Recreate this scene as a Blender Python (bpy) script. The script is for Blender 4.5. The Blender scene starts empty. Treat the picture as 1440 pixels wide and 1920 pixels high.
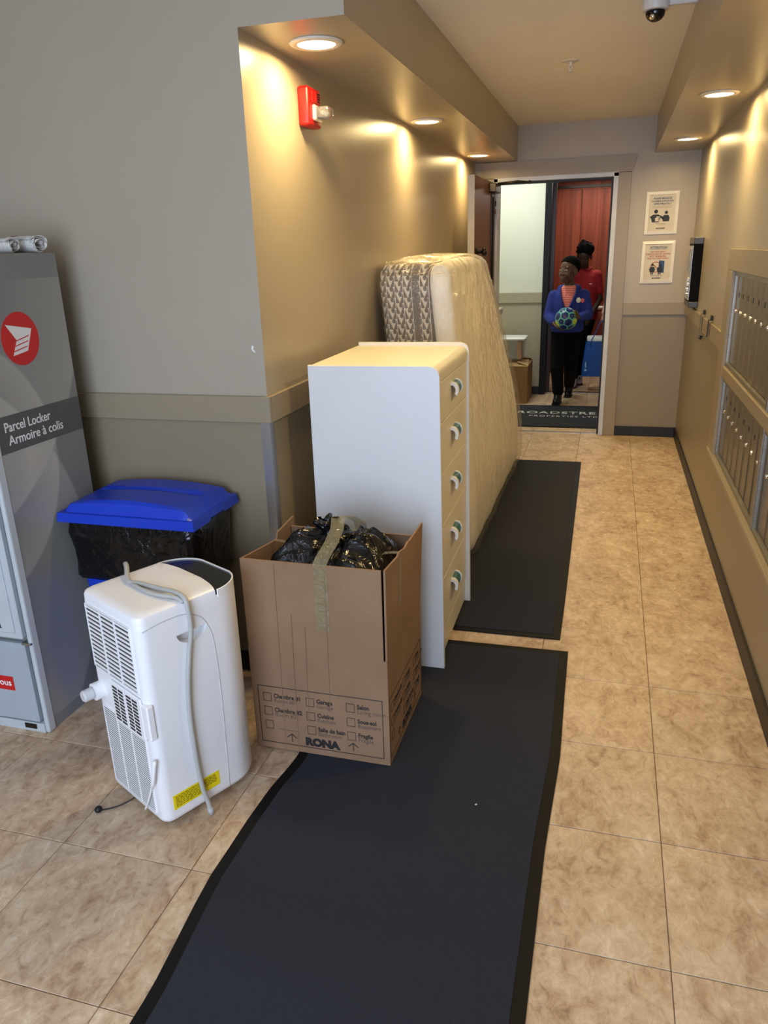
import bpy, bmesh, math, random
import numpy as np
from mathutils import Vector, Matrix, noise, Quaternion

S = bpy.context.scene
C = S.collection
PI = math.pi
rnd = random.Random(7)

# ------------------------------------------------------------------ camera
cam = bpy.data.objects.new('camera', bpy.data.cameras.new('camera'))
C.objects.link(cam)
R_ = Vector((0.9610428305, 0.2747763996, -0.0299100005))
U_ = Vector((-0.0622978355, 0.3207664452, 0.9451073311))
F_ = Vector((-0.2692873142, 0.9064252963, -0.3253882674))
cam.matrix_world = Matrix(((R_.x, U_.x, -F_.x, 0), (R_.y, U_.y, -F_.y, 0), (R_.z, U_.z, -F_.z, 1.55), (0, 0, 0, 1)))
cam.data.sensor_fit = 'VERTICAL'
cam.data.sensor_height = 36
cam.data.lens = 1424.0 * 36 / 1920
cam.data.clip_start = 0.05
S.camera = cam

# ------------------------------------------------------------------ light and exposure
S.view_settings.view_transform = 'Standard'
S.view_settings.look = 'None'
S.view_settings.gamma = 1
S.view_settings.use_curve_mapping = False
S.view_settings.exposure = 0.0
W = bpy.data.worlds.new('overcast_sky'); S.world = W; W.use_nodes = True
W.node_tree.nodes['Background'].inputs[0].default_value = (0.75, 0.87, 1.0, 1)
W.node_tree.nodes['Background'].inputs[1].default_value = 1.0

POT_POWER = 9.2          # each recessed lamp
POT_COLOR = (1.0, 0.715, 0.31)

def area(name, loc, rot, sx, sy, power, color, spread=180):
    l = bpy.data.lights.new(name, 'AREA'); l.shape = 'RECTANGLE'; l.size = sx; l.size_y = sy
    l.energy = power; l.color = color; l.spread = math.radians(spread)
    o = bpy.data.objects.new(name, l); C.objects.link(o); o.location = loc; o.rotation_euler = rot
    return o
area('daylight_through_glazing', (-0.55, -1.66, 1.3), (math.radians(90), 0, 0), 2.0, 2.0, 114, (0.605, 0.735, 1.0))
area('lift_lobby_ceiling_light', (-1.1, 7.7, 2.56), (0, 0, 0), 0.6, 0.6, 20, (0.95, 1.0, 0.93))
area('lift_cab_ceiling_light', (-0.2, 9.35, 2.26), (0, 0, 0), 0.7, 0.7, 15, (1.0, 0.9, 0.78))
area('vestibule_cool_fill', (-1.7, 0.6, 2.42), (0, 0, 0), 0.5, 0.5, 3, (0.9, 0.95, 1.0))  # added cool fill to lift the ambient, stands for no real fixture

# ------------------------------------------------------------------ helpers
def lin(r, g, b):
    f = lambda c: ((c / 255 + 0.055) / 1.055) ** 2.4 if c / 255 > 0.04045 else c / 255 / 12.92
    return (f(r), f(g), f(b), 1)

class NT:
    def __init__(s, m):
        s.t = m.node_tree; s.n = s.t.nodes; s.l = s.t.links
    def new(s, kind, **kw):
        n = s.n.new(kind)
        for k, v in kw.items(): setattr(n, k, v)
        return n
    def link(s, a, b): s.l.new(a, b)
    def val(s, sock, v):
        if hasattr(v, 'is_linked') or hasattr(v, 'links'): s.l.new(v, sock)
        else: sock.default_value = v
    def math(s, op, a, b=None, c=None, clamp=False):
        n = s.new('ShaderNodeMath', operation=op, use_clamp=clamp)
        s.val(n.inputs[0], a)
        if b is not None: s.val(n.inputs[1], b)
        if c is not None: s.val(n.inputs[2], c)
        return n.outputs[0]
    def mix(s, fac, a, b):
        n = s.new('ShaderNodeMix', data_type='RGBA')
        s.val(n.inputs[0], fac); s.val(n.inputs[6], a); s.val(n.inputs[7], b)
        return n.outputs[2]
    def ramp(s, fac, stops):
        n = s.new('ShaderNodeValToRGB'); s.l.new(fac, n.inputs[0])
        e = n.color_ramp.elements
        e[0].position, e[0].color = stops[0]; e[1].position, e[1].color = stops[-1]
        for p, c in stops[1:-1]:
            x = e.new(p); x.color = c
        return n.outputs[0]
    def noise(s, vec, scale, detail=3, rough=0.55, dist=0.0):
        n = s.new('ShaderNodeTexNoise'); s.val(n.inputs['Vector'], vec)
        n.inputs['Scale'].default_value = scale; n.inputs['Detail'].default_value = detail
        n.inputs['Roughness'].default_value = rough; n.inputs['Distortion'].default_value = dist
        return n.outputs[0]
    def coord(s, which='Object'): return s.new('ShaderNodeTexCoord').outputs[which]
    def mapping(s, vec, loc=(0, 0, 0), rot=(0, 0, 0), scale=(1, 1, 1)):
        n = s.new('ShaderNodeMapping'); s.l.new(vec, n.inputs[0])
        n.inputs[1].default_value = loc; n.inputs[2].default_value = rot; n.inputs[3].default_value = scale
        return n.outputs[0]
    def xyz(s, vec):
        n = s.new('ShaderNodeSeparateXYZ'); s.l.new(vec, n.inputs[0]); return n.outputs
    def bump(s, h, strength=0.2, dist=0.01):
        n = s.new('ShaderNodeBump'); s.l.new(h, n.inputs['Height'])
        n.inputs['Strength'].default_value = strength; n.inputs['Distance'].default_value = dist
        return n.outputs[0]
    def bsdf(s): return s.n['Principled BSDF']

MATS = {}
def mat(name, col, rough=0.5, metal=0.0, var=0.06, vscale=6, bump=0.0, bscale=200, coat=0.0, spec=0.5, sheen=0.0):
    """plain coloured material with a slight procedural mottling and fine relief"""
    if name in MATS: return MATS[name]
    m = bpy.data.materials.new(name); m.use_nodes = True; MATS[name] = m
    t = NT(m); b = t.bsdf()
    co = t.coord()
    c = lin(*col)
    n = t.noise(co, vscale, 4)
    d = tuple(max(0, x * (1 - var)) for x in c[:3]) + (1,); l = tuple(min(1, x * (1 + var)) for x in c[:3]) + (1,)
    t.link(t.ramp(n, [(0.3, d), (0.7, l)]), b.inputs['Base Color'])
    b.inputs['Roughness'].default_value = rough; b.inputs['Metallic'].default_value = metal
    b.inputs['Coat Weight'].default_value = coat; b.inputs['Specular IOR Level'].default_value = spec
    b.inputs['Sheen Weight'].default_value = sheen
    if bump:
        t.link(t.bump(t.noise(co, bscale, 2), bump, 0.004), b.inputs['Normal'])
    return m

def emit(name, col, strength):
    m = bpy.data.materials.new(name); m.use_nodes = True; t = NT(m); b = t.bsdf()
    b.inputs['Base Color'].default_value = (0.8, 0.8, 0.8, 1)
    b.inputs['Emission Color'].default_value = col; b.inputs['Emission Strength'].default_value = strength
    return m

def link(o, parent=None):
    C.objects.link(o)
    if parent is not None: o.parent = parent
    return o

def mesh_of(name, bm, m, smooth=False):
    me = bpy.data.meshes.new(name)
    bmesh.ops.recalc_face_normals(bm, faces=bm.faces)
    bm.to_mesh(me); bm.free()
    for x in (m if isinstance(m, (list, tuple)) else [m]): me.materials.append(x)
    if smooth: me.shade_smooth()
    return me

def obj(name, bm, m, parent=None, smooth=False, loc=None, auto=None, kind=None):
    o = bpy.data.objects.new(name, mesh_of(name, bm, m, smooth or auto is not None))
    link(o, parent)
    if loc is not None: o.location = loc
    if auto is not None: o.data.set_sharp_from_angle(angle=math.radians(auto))
    if kind: o['kind'] = kind
    return o

def thing(name, label, cat, loc=(0, 0, 0), rz=0.0, group=None):
    o = bpy.data.objects.new(name, None); C.objects.link(o)
    o.empty_display_size = 0.1
    o.location = loc; o.rotation_euler = (0, 0, rz); tag(o, label, cat, group)
    return o

def tag(o, label, cat, group=None):
    o['label'] = label; o['category'] = cat
    if group: o['group'] = group
    return o

def struct(name, bm, m, label=None, parent=None, **kw):
    o = obj(name, bm, m, parent, **kw)
    if parent is None:
        o['kind'] = 'structure'
        o['category'] = name.split('_')[0]
    if label: o['label'] = label
    return o

def dup(root, loc=None, label=None):
    r = root.copy(); C.objects.link(r)
    if loc is not None: r.location = loc
    if label: r['label'] = label
    for ch in list(root.children):
        c = ch.copy(); C.objects.link(c); c.parent = r
        for g in list(ch.children):
            d = g.copy(); C.objects.link(d); d.parent = c
    return r

def B(): return bmesh.new()

def box(bm, lo, hi, mi=0, bevel=0.0, seg=1):
    x0, y0, z0 = lo; x1, y1, z1 = hi
    v = [bm.verts.new(p) for p in ((x0, y0, z0), (x1, y0, z0), (x1, y1, z0), (x0, y1, z0), (x0, y0, z1), (x1, y0, z1), (x1, y1, z1), (x0, y1, z1))]
    fs = [bm.faces.new([v[i] for i in q]) for q in ((0, 3, 2, 1), (4, 5, 6, 7), (0, 1, 5, 4), (1, 2, 6, 5), (2, 3, 7, 6), (3, 0, 4, 7))]
    for f in fs: f.material_index = mi
    if bevel:
        es = list({e for f in fs for e in f.edges})
        r = bmesh.ops.bevel(bm, geom=es, offset=bevel, segments=seg, profile=0.5, affect='EDGES')
        for f in r['faces']: f.material_index = mi
    return fs

def prism(bm, pts, d, mi=0):
    """polygon pts (3D, planar) pushed along vector d"""
    a = [bm.verts.new(p) for p in pts]; b = [bm.verts.new(Vector(p) + Vector(d)) for p in pts]
    n = len(pts); fs = [bm.faces.new(a[::-1]), bm.faces.new(b)]
    for i in range(n): fs.append(bm.faces.new((a[i], a[(i + 1) % n], b[(i + 1) % n], b[i])))
    for f in fs: f.material_index = mi
    return fs

def rings(bm, rs, cap0=True, cap1=True, closed=False, mi=0):
    """loft a list of vertex rings"""
    vs = [[bm.verts.new(p) for p in r] for r in rs]
    n = len(vs[0]); fs = []
    m = len(vs)
    for i in range(m if closed else m - 1):
        a, b = vs[i], vs[(i + 1) % m]
        for k in range(n): fs.append(bm.faces.new((a[k], a[(k + 1) % n], b[(k + 1) % n], b[k])))
    if not closed:
        if cap0: fs.append(bm.faces.new(vs[0][::-1]))
        if cap1: fs.append(bm.faces.new(vs[-1]))
    for f in fs: f.material_index = mi
    return fs

def frame_of(d):
    d = Vector(d).normalized()
    a = Vector((0, 0, 1)) if abs(d.z) < 0.9 else Vector((1, 0, 0))
    x = d.cross(a).normalized(); y = d.cross(x).normalized()
    return x, y

def cyl(bm, p0, p1, r0, r1=None, n=24, mi=0, caps=True):
    r1 = r0 if r1 is None else r1
    p0, p1 = Vector(p0), Vector(p1); x, y = frame_of(p1 - p0)
    rr = [[p + (x * math.cos(2 * PI * k / n) + y * math.sin(2 * PI * k / n)) * r for k in range(n)] for p, r in ((p0, r0), (p1, r1))]
    return rings(bm, rr, caps, caps, mi=mi)

def lathe(bm, prof, origin=(0, 0, 0), n=32, axis='z', mi=0):
    o = Vector(origin); rr = []
    for r, h in prof:
        ring = []
        for k in range(n):
            a = 2 * PI * k / n; c, s = r * math.cos(a), r * math.sin(a)
            ring.append(o + Vector({'z': (c, s, h), 'x': (h, c, s), 'y': (s, h, c)}[axis]))
        rr.append(ring)
    return rings(bm, rr, mi=mi)

def tube(bm, pts, r, n=10, mi=0, smooth=4, flat=1.0):
    """round cable along a Catmull-Rom curve"""
    P = [Vector(p) for p in pts]
    if smooth > 1:
        Q = []
        for i in range(len(P) - 1):
            a = P[max(i - 1, 0)]; b = P[i]; c = P[i + 1]; d = P[min(i + 2, len(P) - 1)]
            for k in range(smooth):
                t = k / smooth
                Q.append(0.5 * ((2 * b) + (c - a) * t + (2 * a - 5 * b + 4 * c - d) * t * t + (3 * b - a - 3 * c + d) * t ** 3))
        Q.append(P[-1]); P = Q
    x, y = frame_of(P[1] - P[0]); rr = []
    for i, p in enumerate(P):
        t = (P[min(i + 1, len(P) - 1)] - P[max(i - 1, 0)]).normalized()
        x = (x - t * x.dot(t)).normalized(); y = t.cross(x)
        ri = r(i / (len(P) - 1)) if callable(r) else r
        rr.append([p + (x * math.cos(2 * PI * k / n) + y * flat * math.sin(2 * PI * k / n)) * ri for k in range(n)])
    return rings(bm, rr, mi=mi)

def ball(bm, c, r, mi=0, seg=16, sc=(1, 1, 1), M=None):
    m = Matrix.Translation(Vector(c)) @ (M.to_4x4() if M is not None else Matrix()) @ Matrix.Diagonal((r * sc[0], r * sc[1], r * sc[2], 1))
    g = bmesh.ops.create_uvsphere(bm, u_segments=seg, v_segments=max(6, seg // 2), radius=1, matrix=m)
    for v in g['verts']:
        for f in v.link_faces: f.material_index = mi

def rounded_rect(w, h, r, n=6, rs=None):
    """2D outline centred on 0; rs = radius per corner (+,+),(-,+),(-,-),(+,-)"""
    rs = rs or (r,) * 4; out = []
    for i, (sx, sy) in enumerate(((1, 1), (-1, 1), (-1, -1), (1, -1))):
        q = rs[i]; cx, cy = sx * (w / 2 - q), sy * (h / 2 - q)
        for k in range(n + 1):
            a = PI / 2 * i + PI / 2 * k / n
            out.append((cx + q * math.cos(a), cy + q * math.sin(a)))
    return out

def grid_box(bm, half, r, segs, fn=None):
    """rounded box as a fine grid; fn maps each point"""
    a = Vector(half); inner = a - Vector((r, r, r)) if not isinstance(r, (tuple, list)) else a - Vector(r)
    cache = {}
    def vert(p):
        k = tuple(round(c, 5) for c in p)
        if k in cache: return cache[k]
        q = Vector([max(-inner[i], min(inner[i], p[i])) for i in range(3)])
        d = Vector(p) - q
        rr = Vector((r, r, r)) if not isinstance(r, (tuple, list)) else Vector(r)
        e = Vector([d[i] / rr[i] if rr[i] else 0 for i in range(3)])
        if e.length > 1e-9:
            m = max(abs(x) for x in e)
            e = e.normalized() * m
            d = Vector([e[i] * rr[i] for i in range(3)])
        w = q + d
        if fn: w = Vector(fn(w))
        cache[k] = bm.verts.new(w); return cache[k]
    def lins(i):
        # denser near the rounded edges
        n = segs[i]; ri = (r if not isinstance(r, (tuple, list)) else r[i])
        core = [-inner[i] + 2 * inner[i] * k / n for k in range(n + 1)]
        e = [0.35, 0.7, 1.0]
        return [-inner[i] - ri * x for x in reversed(e)] + core + [inner[i] + ri * x for x in e]
    L = [lins(i) for i in range(3)]
    for ax in range(3):
        u, v = (ax + 1) % 3, (ax + 2) % 3
        for s in (-1, 1):
            for i in range(len(L[u]) - 1):
                for j in range(len(L[v]) - 1):
                    ps = []
                    for (ii, jj) in ((i, j), (i + 1, j), (i + 1, j + 1), (i, j + 1)):
                        p = [0, 0, 0]; p[ax] = s * a[ax]; p[u] = L[u][ii]; p[v] = L[v][jj]
                        ps.append(vert(p))
                    if len(set(ps)) == 4: bm.faces.new(ps if s > 0 else ps[::-1])

def text_bm(bm, s, size, M, align='LEFT', bold=0.0, mi=0, xs=1.0, depth=0.0006, spacing=1.0):
    """flat lettering (as geometry) added to bm, its own XY plane mapped by M"""
    cu = bpy.data.curves.new('lettering', 'FONT'); cu.body = s; cu.size = size; cu.align_x = align
    cu.offset = bold; cu.resolution_u = 3; cu.space_character = spacing; cu.extrude = depth
    o = bpy.data.objects.new('lettering', cu); C.objects.link(o)
    me = bpy.data.meshes.new_from_object(o.evaluated_get(bpy.context.evaluated_depsgraph_get()))
    C.objects.unlink(o); bpy.data.objects.remove(o)
    me.transform(M @ Matrix.Diagonal((xs, 1, 1, 1)))
    n0 = len(bm.faces); bm.from_mesh(me); bpy.data.meshes.remove(me)
    bm.faces.ensure_lookup_table()
    for f in bm.faces[n0:]: f.material_index = mi

def plane_M(o, ex, ey):
    ex, ey = Vector(ex).normalized(), Vector(ey).normalized(); n = ex.cross(ey)
    return Matrix(((ex.x, ey.x, n.x, o[0]), (ex.y, ey.y, n.y, o[1]), (ex.z, ey.z, n.z, o[2]), (0, 0, 0, 1)))

def pbox(bm, M, lo, hi, mi=0):
    """thin box in the plane M: lo/hi are (u, v), 0.8 mm proud"""
    n0 = len(bm.verts); fs = box(bm, (lo[0], lo[1], 0), (hi[0], hi[1], 0.0008), mi)
    for v in {v for f in fs for v in f.verts}: v.co = M @ v.co

def ppoly(bm, M, pts, mi=0, d=0.0008):
    fs = prism(bm, [(p[0], p[1], 0) for p in pts], (0, 0, d), mi)
    for v in {v for f in fs for v in f.verts}: v.co = M @ v.co

def pframe(bm, M, lo, hi, t, mi=0):
    pbox(bm, M, lo, (hi[0], lo[1] + t), mi); pbox(bm, M, (lo[0], hi[1] - t), hi, mi)
    pbox(bm, M, (lo[0], lo[1] + t), (lo[0] + t, hi[1] - t), mi); pbox(bm, M, (hi[0] - t, lo[1] + t), (hi[0], hi[1] - t), mi)

def remeshed(name, bm, voxel, smooth_it=4, parent=None, m=None, post=None):
    """fuse overlapping closed shapes into ONE continuous skin"""
    me = bpy.data.meshes.new(name); bmesh.ops.recalc_face_normals(bm, faces=bm.faces); bm.to_mesh(me); bm.free()
    o = bpy.data.objects.new(name, me); C.objects.link(o)
    r = o.modifiers.new('fuse', 'REMESH'); r.mode = 'VOXEL'; r.voxel_size = voxel
    s = o.modifiers.new('soft', 'SMOOTH'); s.factor = 0.5; s.iterations = smooth_it
    me2 = bpy.data.meshes.new_from_object(o.evaluated_get(bpy.context.evaluated_depsgraph_get()))
    o.modifiers.clear(); o.data = me2; bpy.data.meshes.remove(me); me2.name = name
    if post:
        b = B(); b.from_mesh(me2); post(b); b.to_mesh(me2); b.free()
    for x in (m if isinstance(m, (list, tuple)) else [m]): me2.materials.append(x)
    me2.shade_smooth()
    if parent is not None: o.parent = parent
    return o

def capsule(bm, pts, n=14):
    """chain of (point, radius[, ratio, side]) as overlapping closed tapered pieces"""
    for i in range(len(pts) - 1):
        p0, r0 = Vector(pts[i][0]), pts[i][1]; p1, r1 = Vector(pts[i + 1][0]), pts[i + 1][1]
        d = (p1 - p0); x, y = frame_of(d); d = d.normalized(); rr = []
        for a in (-80, -45, -15): rr.append((p0 + d * r0 * math.sin(math.radians(a)), r0 * math.cos(math.radians(a))))
        for a in (15, 45, 80): rr.append((p1 + d * r1 * math.sin(math.radians(a)), r1 * math.cos(math.radians(a))))
        rings(bm, [[p + (x * math.cos(2 * PI * k / n) + y * math.sin(2 * PI * k / n)) * r for k in range(n)] for p, r in rr])

def torso(bm, secs, side=(1, 0, 0), n=20):
    """elliptic sections (centre, half width, half depth), closed by small caps"""
    sx = Vector(side).normalized(); fy = Vector((0, 0, 1)).cross(sx); rr = []
    secs = [(secs[0][0], secs[0][1] * 0.3, secs[0][2] * 0.3)] + list(secs) + [(secs[-1][0], secs[-1][1] * 0.3, secs[-1][2] * 0.3)]
    for k, (c, a, b) in enumerate(secs):
        c = Vector(c)
        if k == 0: c = c - Vector((0, 0, 0.008))
        if k == len(secs) - 1: c = c + Vector((0, 0, 0.008))
        rr.append([c + sx * a * math.cos(2 * PI * i / n) + fy * b * math.sin(2 * PI * i / n) for i in range(n)])
    rings(bm, rr)

# ------------------------------------------------------------------ materials of the setting
XL, XR, YF, YA, ZS, ZC = -1.112, 0.5856, 6.637, 2.379, 2.1875, 2.44
ZR0, ZR1 = 0.997, 1.089

def paint(name, col, rough=0.42, bstr=0.06):
    m = bpy.data.materials.new(name); m.use_nodes = True; t = NT(m); b = t.bsdf(); co = t.coord()
    c = lin(*col)
    n = t.noise(co, 1.7, 3)
    t.link(t.ramp(n, [(0.3, tuple(x * 0.97 for x in c[:3]) + (1,)), (0.7, tuple(min(1, x * 1.03) for x in c[:3]) + (1,))]), b.inputs['Base Color'])
    b.inputs['Roughness'].default_value = rough
    t.link(t.bump(t.noise(co, 260, 2), bstr, 0.002), b.inputs['Normal'])
    return m
M_upper = paint('upper_wall_paint', (170, 159, 139), 0.33)
M_lower = paint('lower_wall_paint', (142, 129, 104), 0.4)
M_trim = paint('trim_paint', (150, 136, 111), 0.36, 0.02)
M_ceil = paint('ceiling_paint', (238, 232, 220), 0.8)
M_offwhite = paint('off_white_paint', (232, 234, 218), 0.5)
M_lobbylow = paint('lobby_lower_paint', (178, 170, 146), 0.45)
M_black_rubber = mat('black_rubber', (22, 21, 20), 0.5, bump=0.1)
M_white_metal = mat('white_painted_steel', (200, 205, 214), 0.35)
M_steel = mat('brushed_steel', (190, 190, 188), 0.3, 1.0, var=0.05)
M_chrome = mat('chrome', (235, 235, 235), 0.08, 1.0, var=0.0)
M_black = mat('black_plastic', (13, 13, 14), 0.5)
M_darkmetal = mat('dark_bronze_metal', (52, 46, 40), 0.4, 0.7)
M_grout = mat('tile_joint', (112, 94, 74), 0.9)

# floor tiles: stone-look, each tile its own cut of the pattern
M_tile = bpy.data.materials.new('stone_look_tile'); M_tile.use_nodes = True
t = NT(M_tile); b = t.bsdf()
oi = t.new('ShaderNodeObjectInfo')
cmb = t.new('ShaderNodeCombineXYZ')
t.link(t.math('MULTIPLY', oi.outputs['Random'], 37.0), cmb.inputs[0]); t.link(t.math('MULTIPLY', oi.outputs['Random'], 91.0), cmb.inputs[1])
ad = t.new('ShaderNodeVectorMath', operation='ADD'); t.link(t.coord(), ad.inputs[0]); t.link(cmb.outputs[0], ad.inputs[1])
vec = ad.outputs[0]
warp = t.mapping(vec, rot=(0, 0, 0.6), scale=(1.0, 0.62, 1))
n1 = t.noise(warp, 7.5, 8, 0.66, 0.9)
n2 = t.noise(t.mapping(vec, rot=(0, 0, 0.9), scale=(1, 0.7, 1)), 30, 6, 0.7, 0.8)
n3 = t.noise(vec, 70, 3, 0.6)
basec = t.ramp(n1, [(0.30, lin(124, 98, 74)), (0.42, lin(178, 149, 117)), (0.54, lin(208, 184, 152)), (0.70, lin(228, 211, 184))])
spots = t.ramp(n2, [(0.30, lin(92, 68, 50)), (0.41, lin(174, 144, 113)), (0.58, lin(210, 187, 157)), (0.72, lin(236, 223, 202))])
c = t.mix(0.52, basec, spots)
pit = t.math('MULTIPLY', t.math('LESS_THAN', n3, 0.31), 0.35)
c = t.mix(pit, c, lin(120, 94, 70))
tone = t.math('MULTIPLY_ADD', oi.outputs['Random'], 0.10, 0.93)
hs = t.new('ShaderNodeHueSaturation'); t.link(tone, hs.inputs['Value']); t.link(c, hs.inputs['Color'])
t.link(hs.outputs[0], b.inputs['Base Color'])
t.link(t.math('MULTIPLY_ADD', n2, 0.25, 0.30), b.inputs['Roughness'])
t.link(t.bump(n2, 0.12, 0.004), b.inputs['Normal'])

# ------------------------------------------------------------------ floor with its tiles
bm = B(); box(bm, (-3.3, -1.9, -0.12), (0.9, 10.2, -0.003))
floor = struct('floor', bm, M_grout, 'beige stone-look tiled floor running down the corridor')
P_ = 0.4027; GX = 0.225; GY = 2.602; G = 0.0022
tile_cache = {}
def tile(x0, x1, y0, y1, drop=0.0):
    w, d = round(x1 - x0, 3), round(y1 - y0, 3)
    if w < 0.03 or d < 0.03: return
    if (w, d) not in tile_cache:
        bm = B(); box(bm, (-w / 2 + G / 2, -d / 2 + G / 2, -0.006), (w / 2 - G / 2, d / 2 - G / 2, 0), bevel=0.0012)
        tile_cache[(w, d)] = mesh_of('floor_tile', bm, M_tile)
    o = bpy.data.objects.new('floor_tile', tile_cache[(w, d)]); C.objects.link(o); o.parent = floor
    o.location = ((x0 + x1) / 2, (y0 + y1) / 2, rnd.uniform(-0.0005, 0.0))
def tiles(xa, xb, ya, yb, gx=GX, gy=GY):
    i0 = math.floor((xa - gx) / P_); i1 = math.ceil((xb - gx) / P_)
    j0 = math.floor((ya - gy) / P_); j1 = math.ceil((yb - gy) / P_)
    for i in range(i0, i1):
        for j in range(j0, j1):
            tile(max(xa, gx + i * P_), min(xb, gx + (i + 1) * P_), max(ya, gy + j * P_), min(yb, gy + (j + 1) * P_))
for i in range(-8, 1):
    for j in range(-8, 11):
        x0, y0 = GX + i * P_, GY + j * P_
        if y0 > YA and x0 + P_ < XL: continue
        tile(max(-3.18, x0), min(XR, x0 + P_), y0, min(YF + 0.03, y0 + P_))
tiles(-1.6, 0.45, YF + 0.05, 8.62)
tiles(-0.9, 0.45, 8.70, 10.0)
bm = B(); box(bm, (-0.93, YF + 0.03, -0.003), (-0.03, YF + 0.05, 0.004)); obj('threshold_strip', bm, M_steel, floor)
bm = B(); box(bm, (-0.66, 8.62, -0.003), (0.45, 8.70, 0.002)); obj('lift_sill', bm, M_steel, floor)

# ------------------------------------------------------------------ walls, ceiling, soffits
T = 0.12
def wall(name, lo, hi, split=1.04, label=None, up=M_upper, low=M_lower):
    bm = B(); box(bm, (lo[0], lo[1], 0), (hi[0], hi[1], split), 1); box(bm, (lo[0], lo[1], split), (hi[0], hi[1], hi[2]), 0)
    return struct(name, bm, [up, low], label)
wall_front = wall('wall_front', (-3.3, YA), (XL, YA + T, ZC), label='grey painted wall behind the parcel locker and blue bin')
wall_left = wall('wall_left', (XL - T, YA + T), (XL, YF + 0.16, ZC), label='beige corridor wall behind the dresser and mattress')
# right wall with the recess for the mailboxes
bm = B()
MBY0, MBY1, MBZ0, MBZ1 = 1.80, 4.25, 0.470, 1.405
for lo, hi, mi in (((-0.0, -1.9, 0), (T, MBY0, 1.04), 1), ((0, -1.9, 1.04), (T, MBY0, ZC), 0), ((0, MBY1, 0), (T, YF + 0.16, 1.04), 1), ((0, MBY1, 1.04), (T, YF + 0.16, ZC), 0),
                   ((0, MBY0, 0), (T, MBY1, MBZ0), 1), ((0, MBY0, MBZ1), (T, MBY1, ZC), 0), ((0.09, MBY0, MBZ0), (T, MBY1, MBZ1), 0)):
    box(bm, (XR + lo[0], lo[1], lo[2]), (XR + hi[0], hi[1], hi[2]), mi)
wall_right = struct('wall_right', bm, [M_upper, M_lower], 'beige corridor wall holding the mailboxes')
# far wall with door opening
DX0, DX1, DZ = -0.93, -0.03, 2.045
bm = B(); Y1 = YF + 0.16
for lo, hi in (((XL, 0), (DX0, ZC)), ((DX1, 0), (XR, ZC)), ((DX0, DZ), (DX1, ZC))):
    z = 1.04
    if lo[1] < z: box(bm, (lo[0], YF, 0), (hi[0], Y1, z), 1); box(bm, (lo[0], YF, z), (hi[0], Y1, hi[1]), 0)
    else: box(bm, (lo[0], YF, lo[1]), (hi[0], Y1, hi[1]), 0)
wall_far = struct('wall_far', bm, [M_upper, M_lower], 'beige end wall with the open doorway and two notices')
bm = B(); box(bm, (-3.3, -1.9, ZC), (XR + T, Y1, ZC + 0.1))
ceiling = struct('ceiling', bm, M_ceil, 'flat beige-lit ceiling between the two soffits')
bm = B(); box(bm, (XL, YA, ZS), (-0.7785, YF, ZC)); obj('soffit', bm, M_upper, ceiling)['label'] = 'left dropped soffit with three downlights'
bm = B(); box(bm, (0.2533, -1.8, ZS), (XR, YF, ZC)); obj('soffit', bm, M_upper, ceiling)['label'] = 'right dropped soffit over the mailboxes'
# vestibule behind the camera
wall('wall_side', (-3.3, -1.9), (-3.18, YA, ZC), label='grey side wall of the entrance vestibule')
bm = B()
for lo, hi in (((-3.18, 0), (-2.7, ZC)), ((0.4, 0), (XR, ZC)), ((-2.7, 2.3), (0.4, ZC))): box(bm, (lo[0], -1.9, lo[1]), (hi[0], -1.78, hi[1]))
struct('wall_back', bm, M_upper, 'entrance wall around the glazed front')
bm = B()
for x in (-2.7, -1.68, -0.66, 0.36): box(bm, (x, -1.88, 0), (x + 0.05, -1.82, 2.3))
for z in (0, 1.0, 2.25): box(bm, (-2.7, -1.88, z), (0.4, -1.82, z + 0.05))
win = struct('window_1', bm, M_darkmetal, 'glazed entrance front with dark metal mullions')
M_glass = bpy.data.materials.new('window_glass'); M_glass.use_nodes = True
g = M_glass.node_tree.nodes['Principled BSDF']; g.inputs['Transmission Weight'].default_value = 1; g.inputs['Roughness'].default_value = 0.0; g.inputs['IOR'].default_value = 1.45
for x in (-2.65, -1.63, -0.61):
    for z0, z1 in ((0.05, 1.0), (1.05, 2.25)):
        bm = B(); box(bm, (x, -1.855, z0), (x + 0.97, -1.845, z1)); obj('pane', bm, M_glass, win)

# chair rails, baseboards, casings
def trim(name, lo, hi, m=M_trim, bev=0.002, label=None):
    bm = B(); box(bm, lo, hi, bevel=bev); return struct(name, bm, m, label)
trim('trim_1', (-3.18, YA - 0.014, ZR0), (XL + 0.014, YA, ZR1), label='taupe chair rail on the grey wall')
trim('trim_2', (XL, YA + 0.0, ZR0), (XL + 0.014, YF, ZR1), label='taupe chair rail behind the dresser')
trim('trim_3', (XR - 0.014, 4.43, ZR0), (XR, YF, ZR1), label='taupe chair rail on the right wall')
trim('trim_4', (0.098, YF - 0.014, ZR0), (XR - 0.014, YF, ZR1), label='taupe chair rail below the notices')
trim('baseboard_right', (XR - 0.010, -1.8, 0), (XR, YF, 0.083), M_black_rubber, label='black rubber baseboard along the right wall')
trim('baseboard_far', (0.098, YF - 0.010, 0), (XR - 0.010, YF, 0.083), M_black_rubber, label='black rubber baseboard on the end wall')
trim('baseboard_left', (XL, YA, 0), (XL + 0.010, YF, 0.083), M_black_rubber, label='black rubber baseboard behind the mattress')
trim('baseboard_front', (-3.18, YA - 0.010, 0), (XL, YA, 0.083), M_black_rubber, label='black rubber baseboard of the grey wall')
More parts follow.
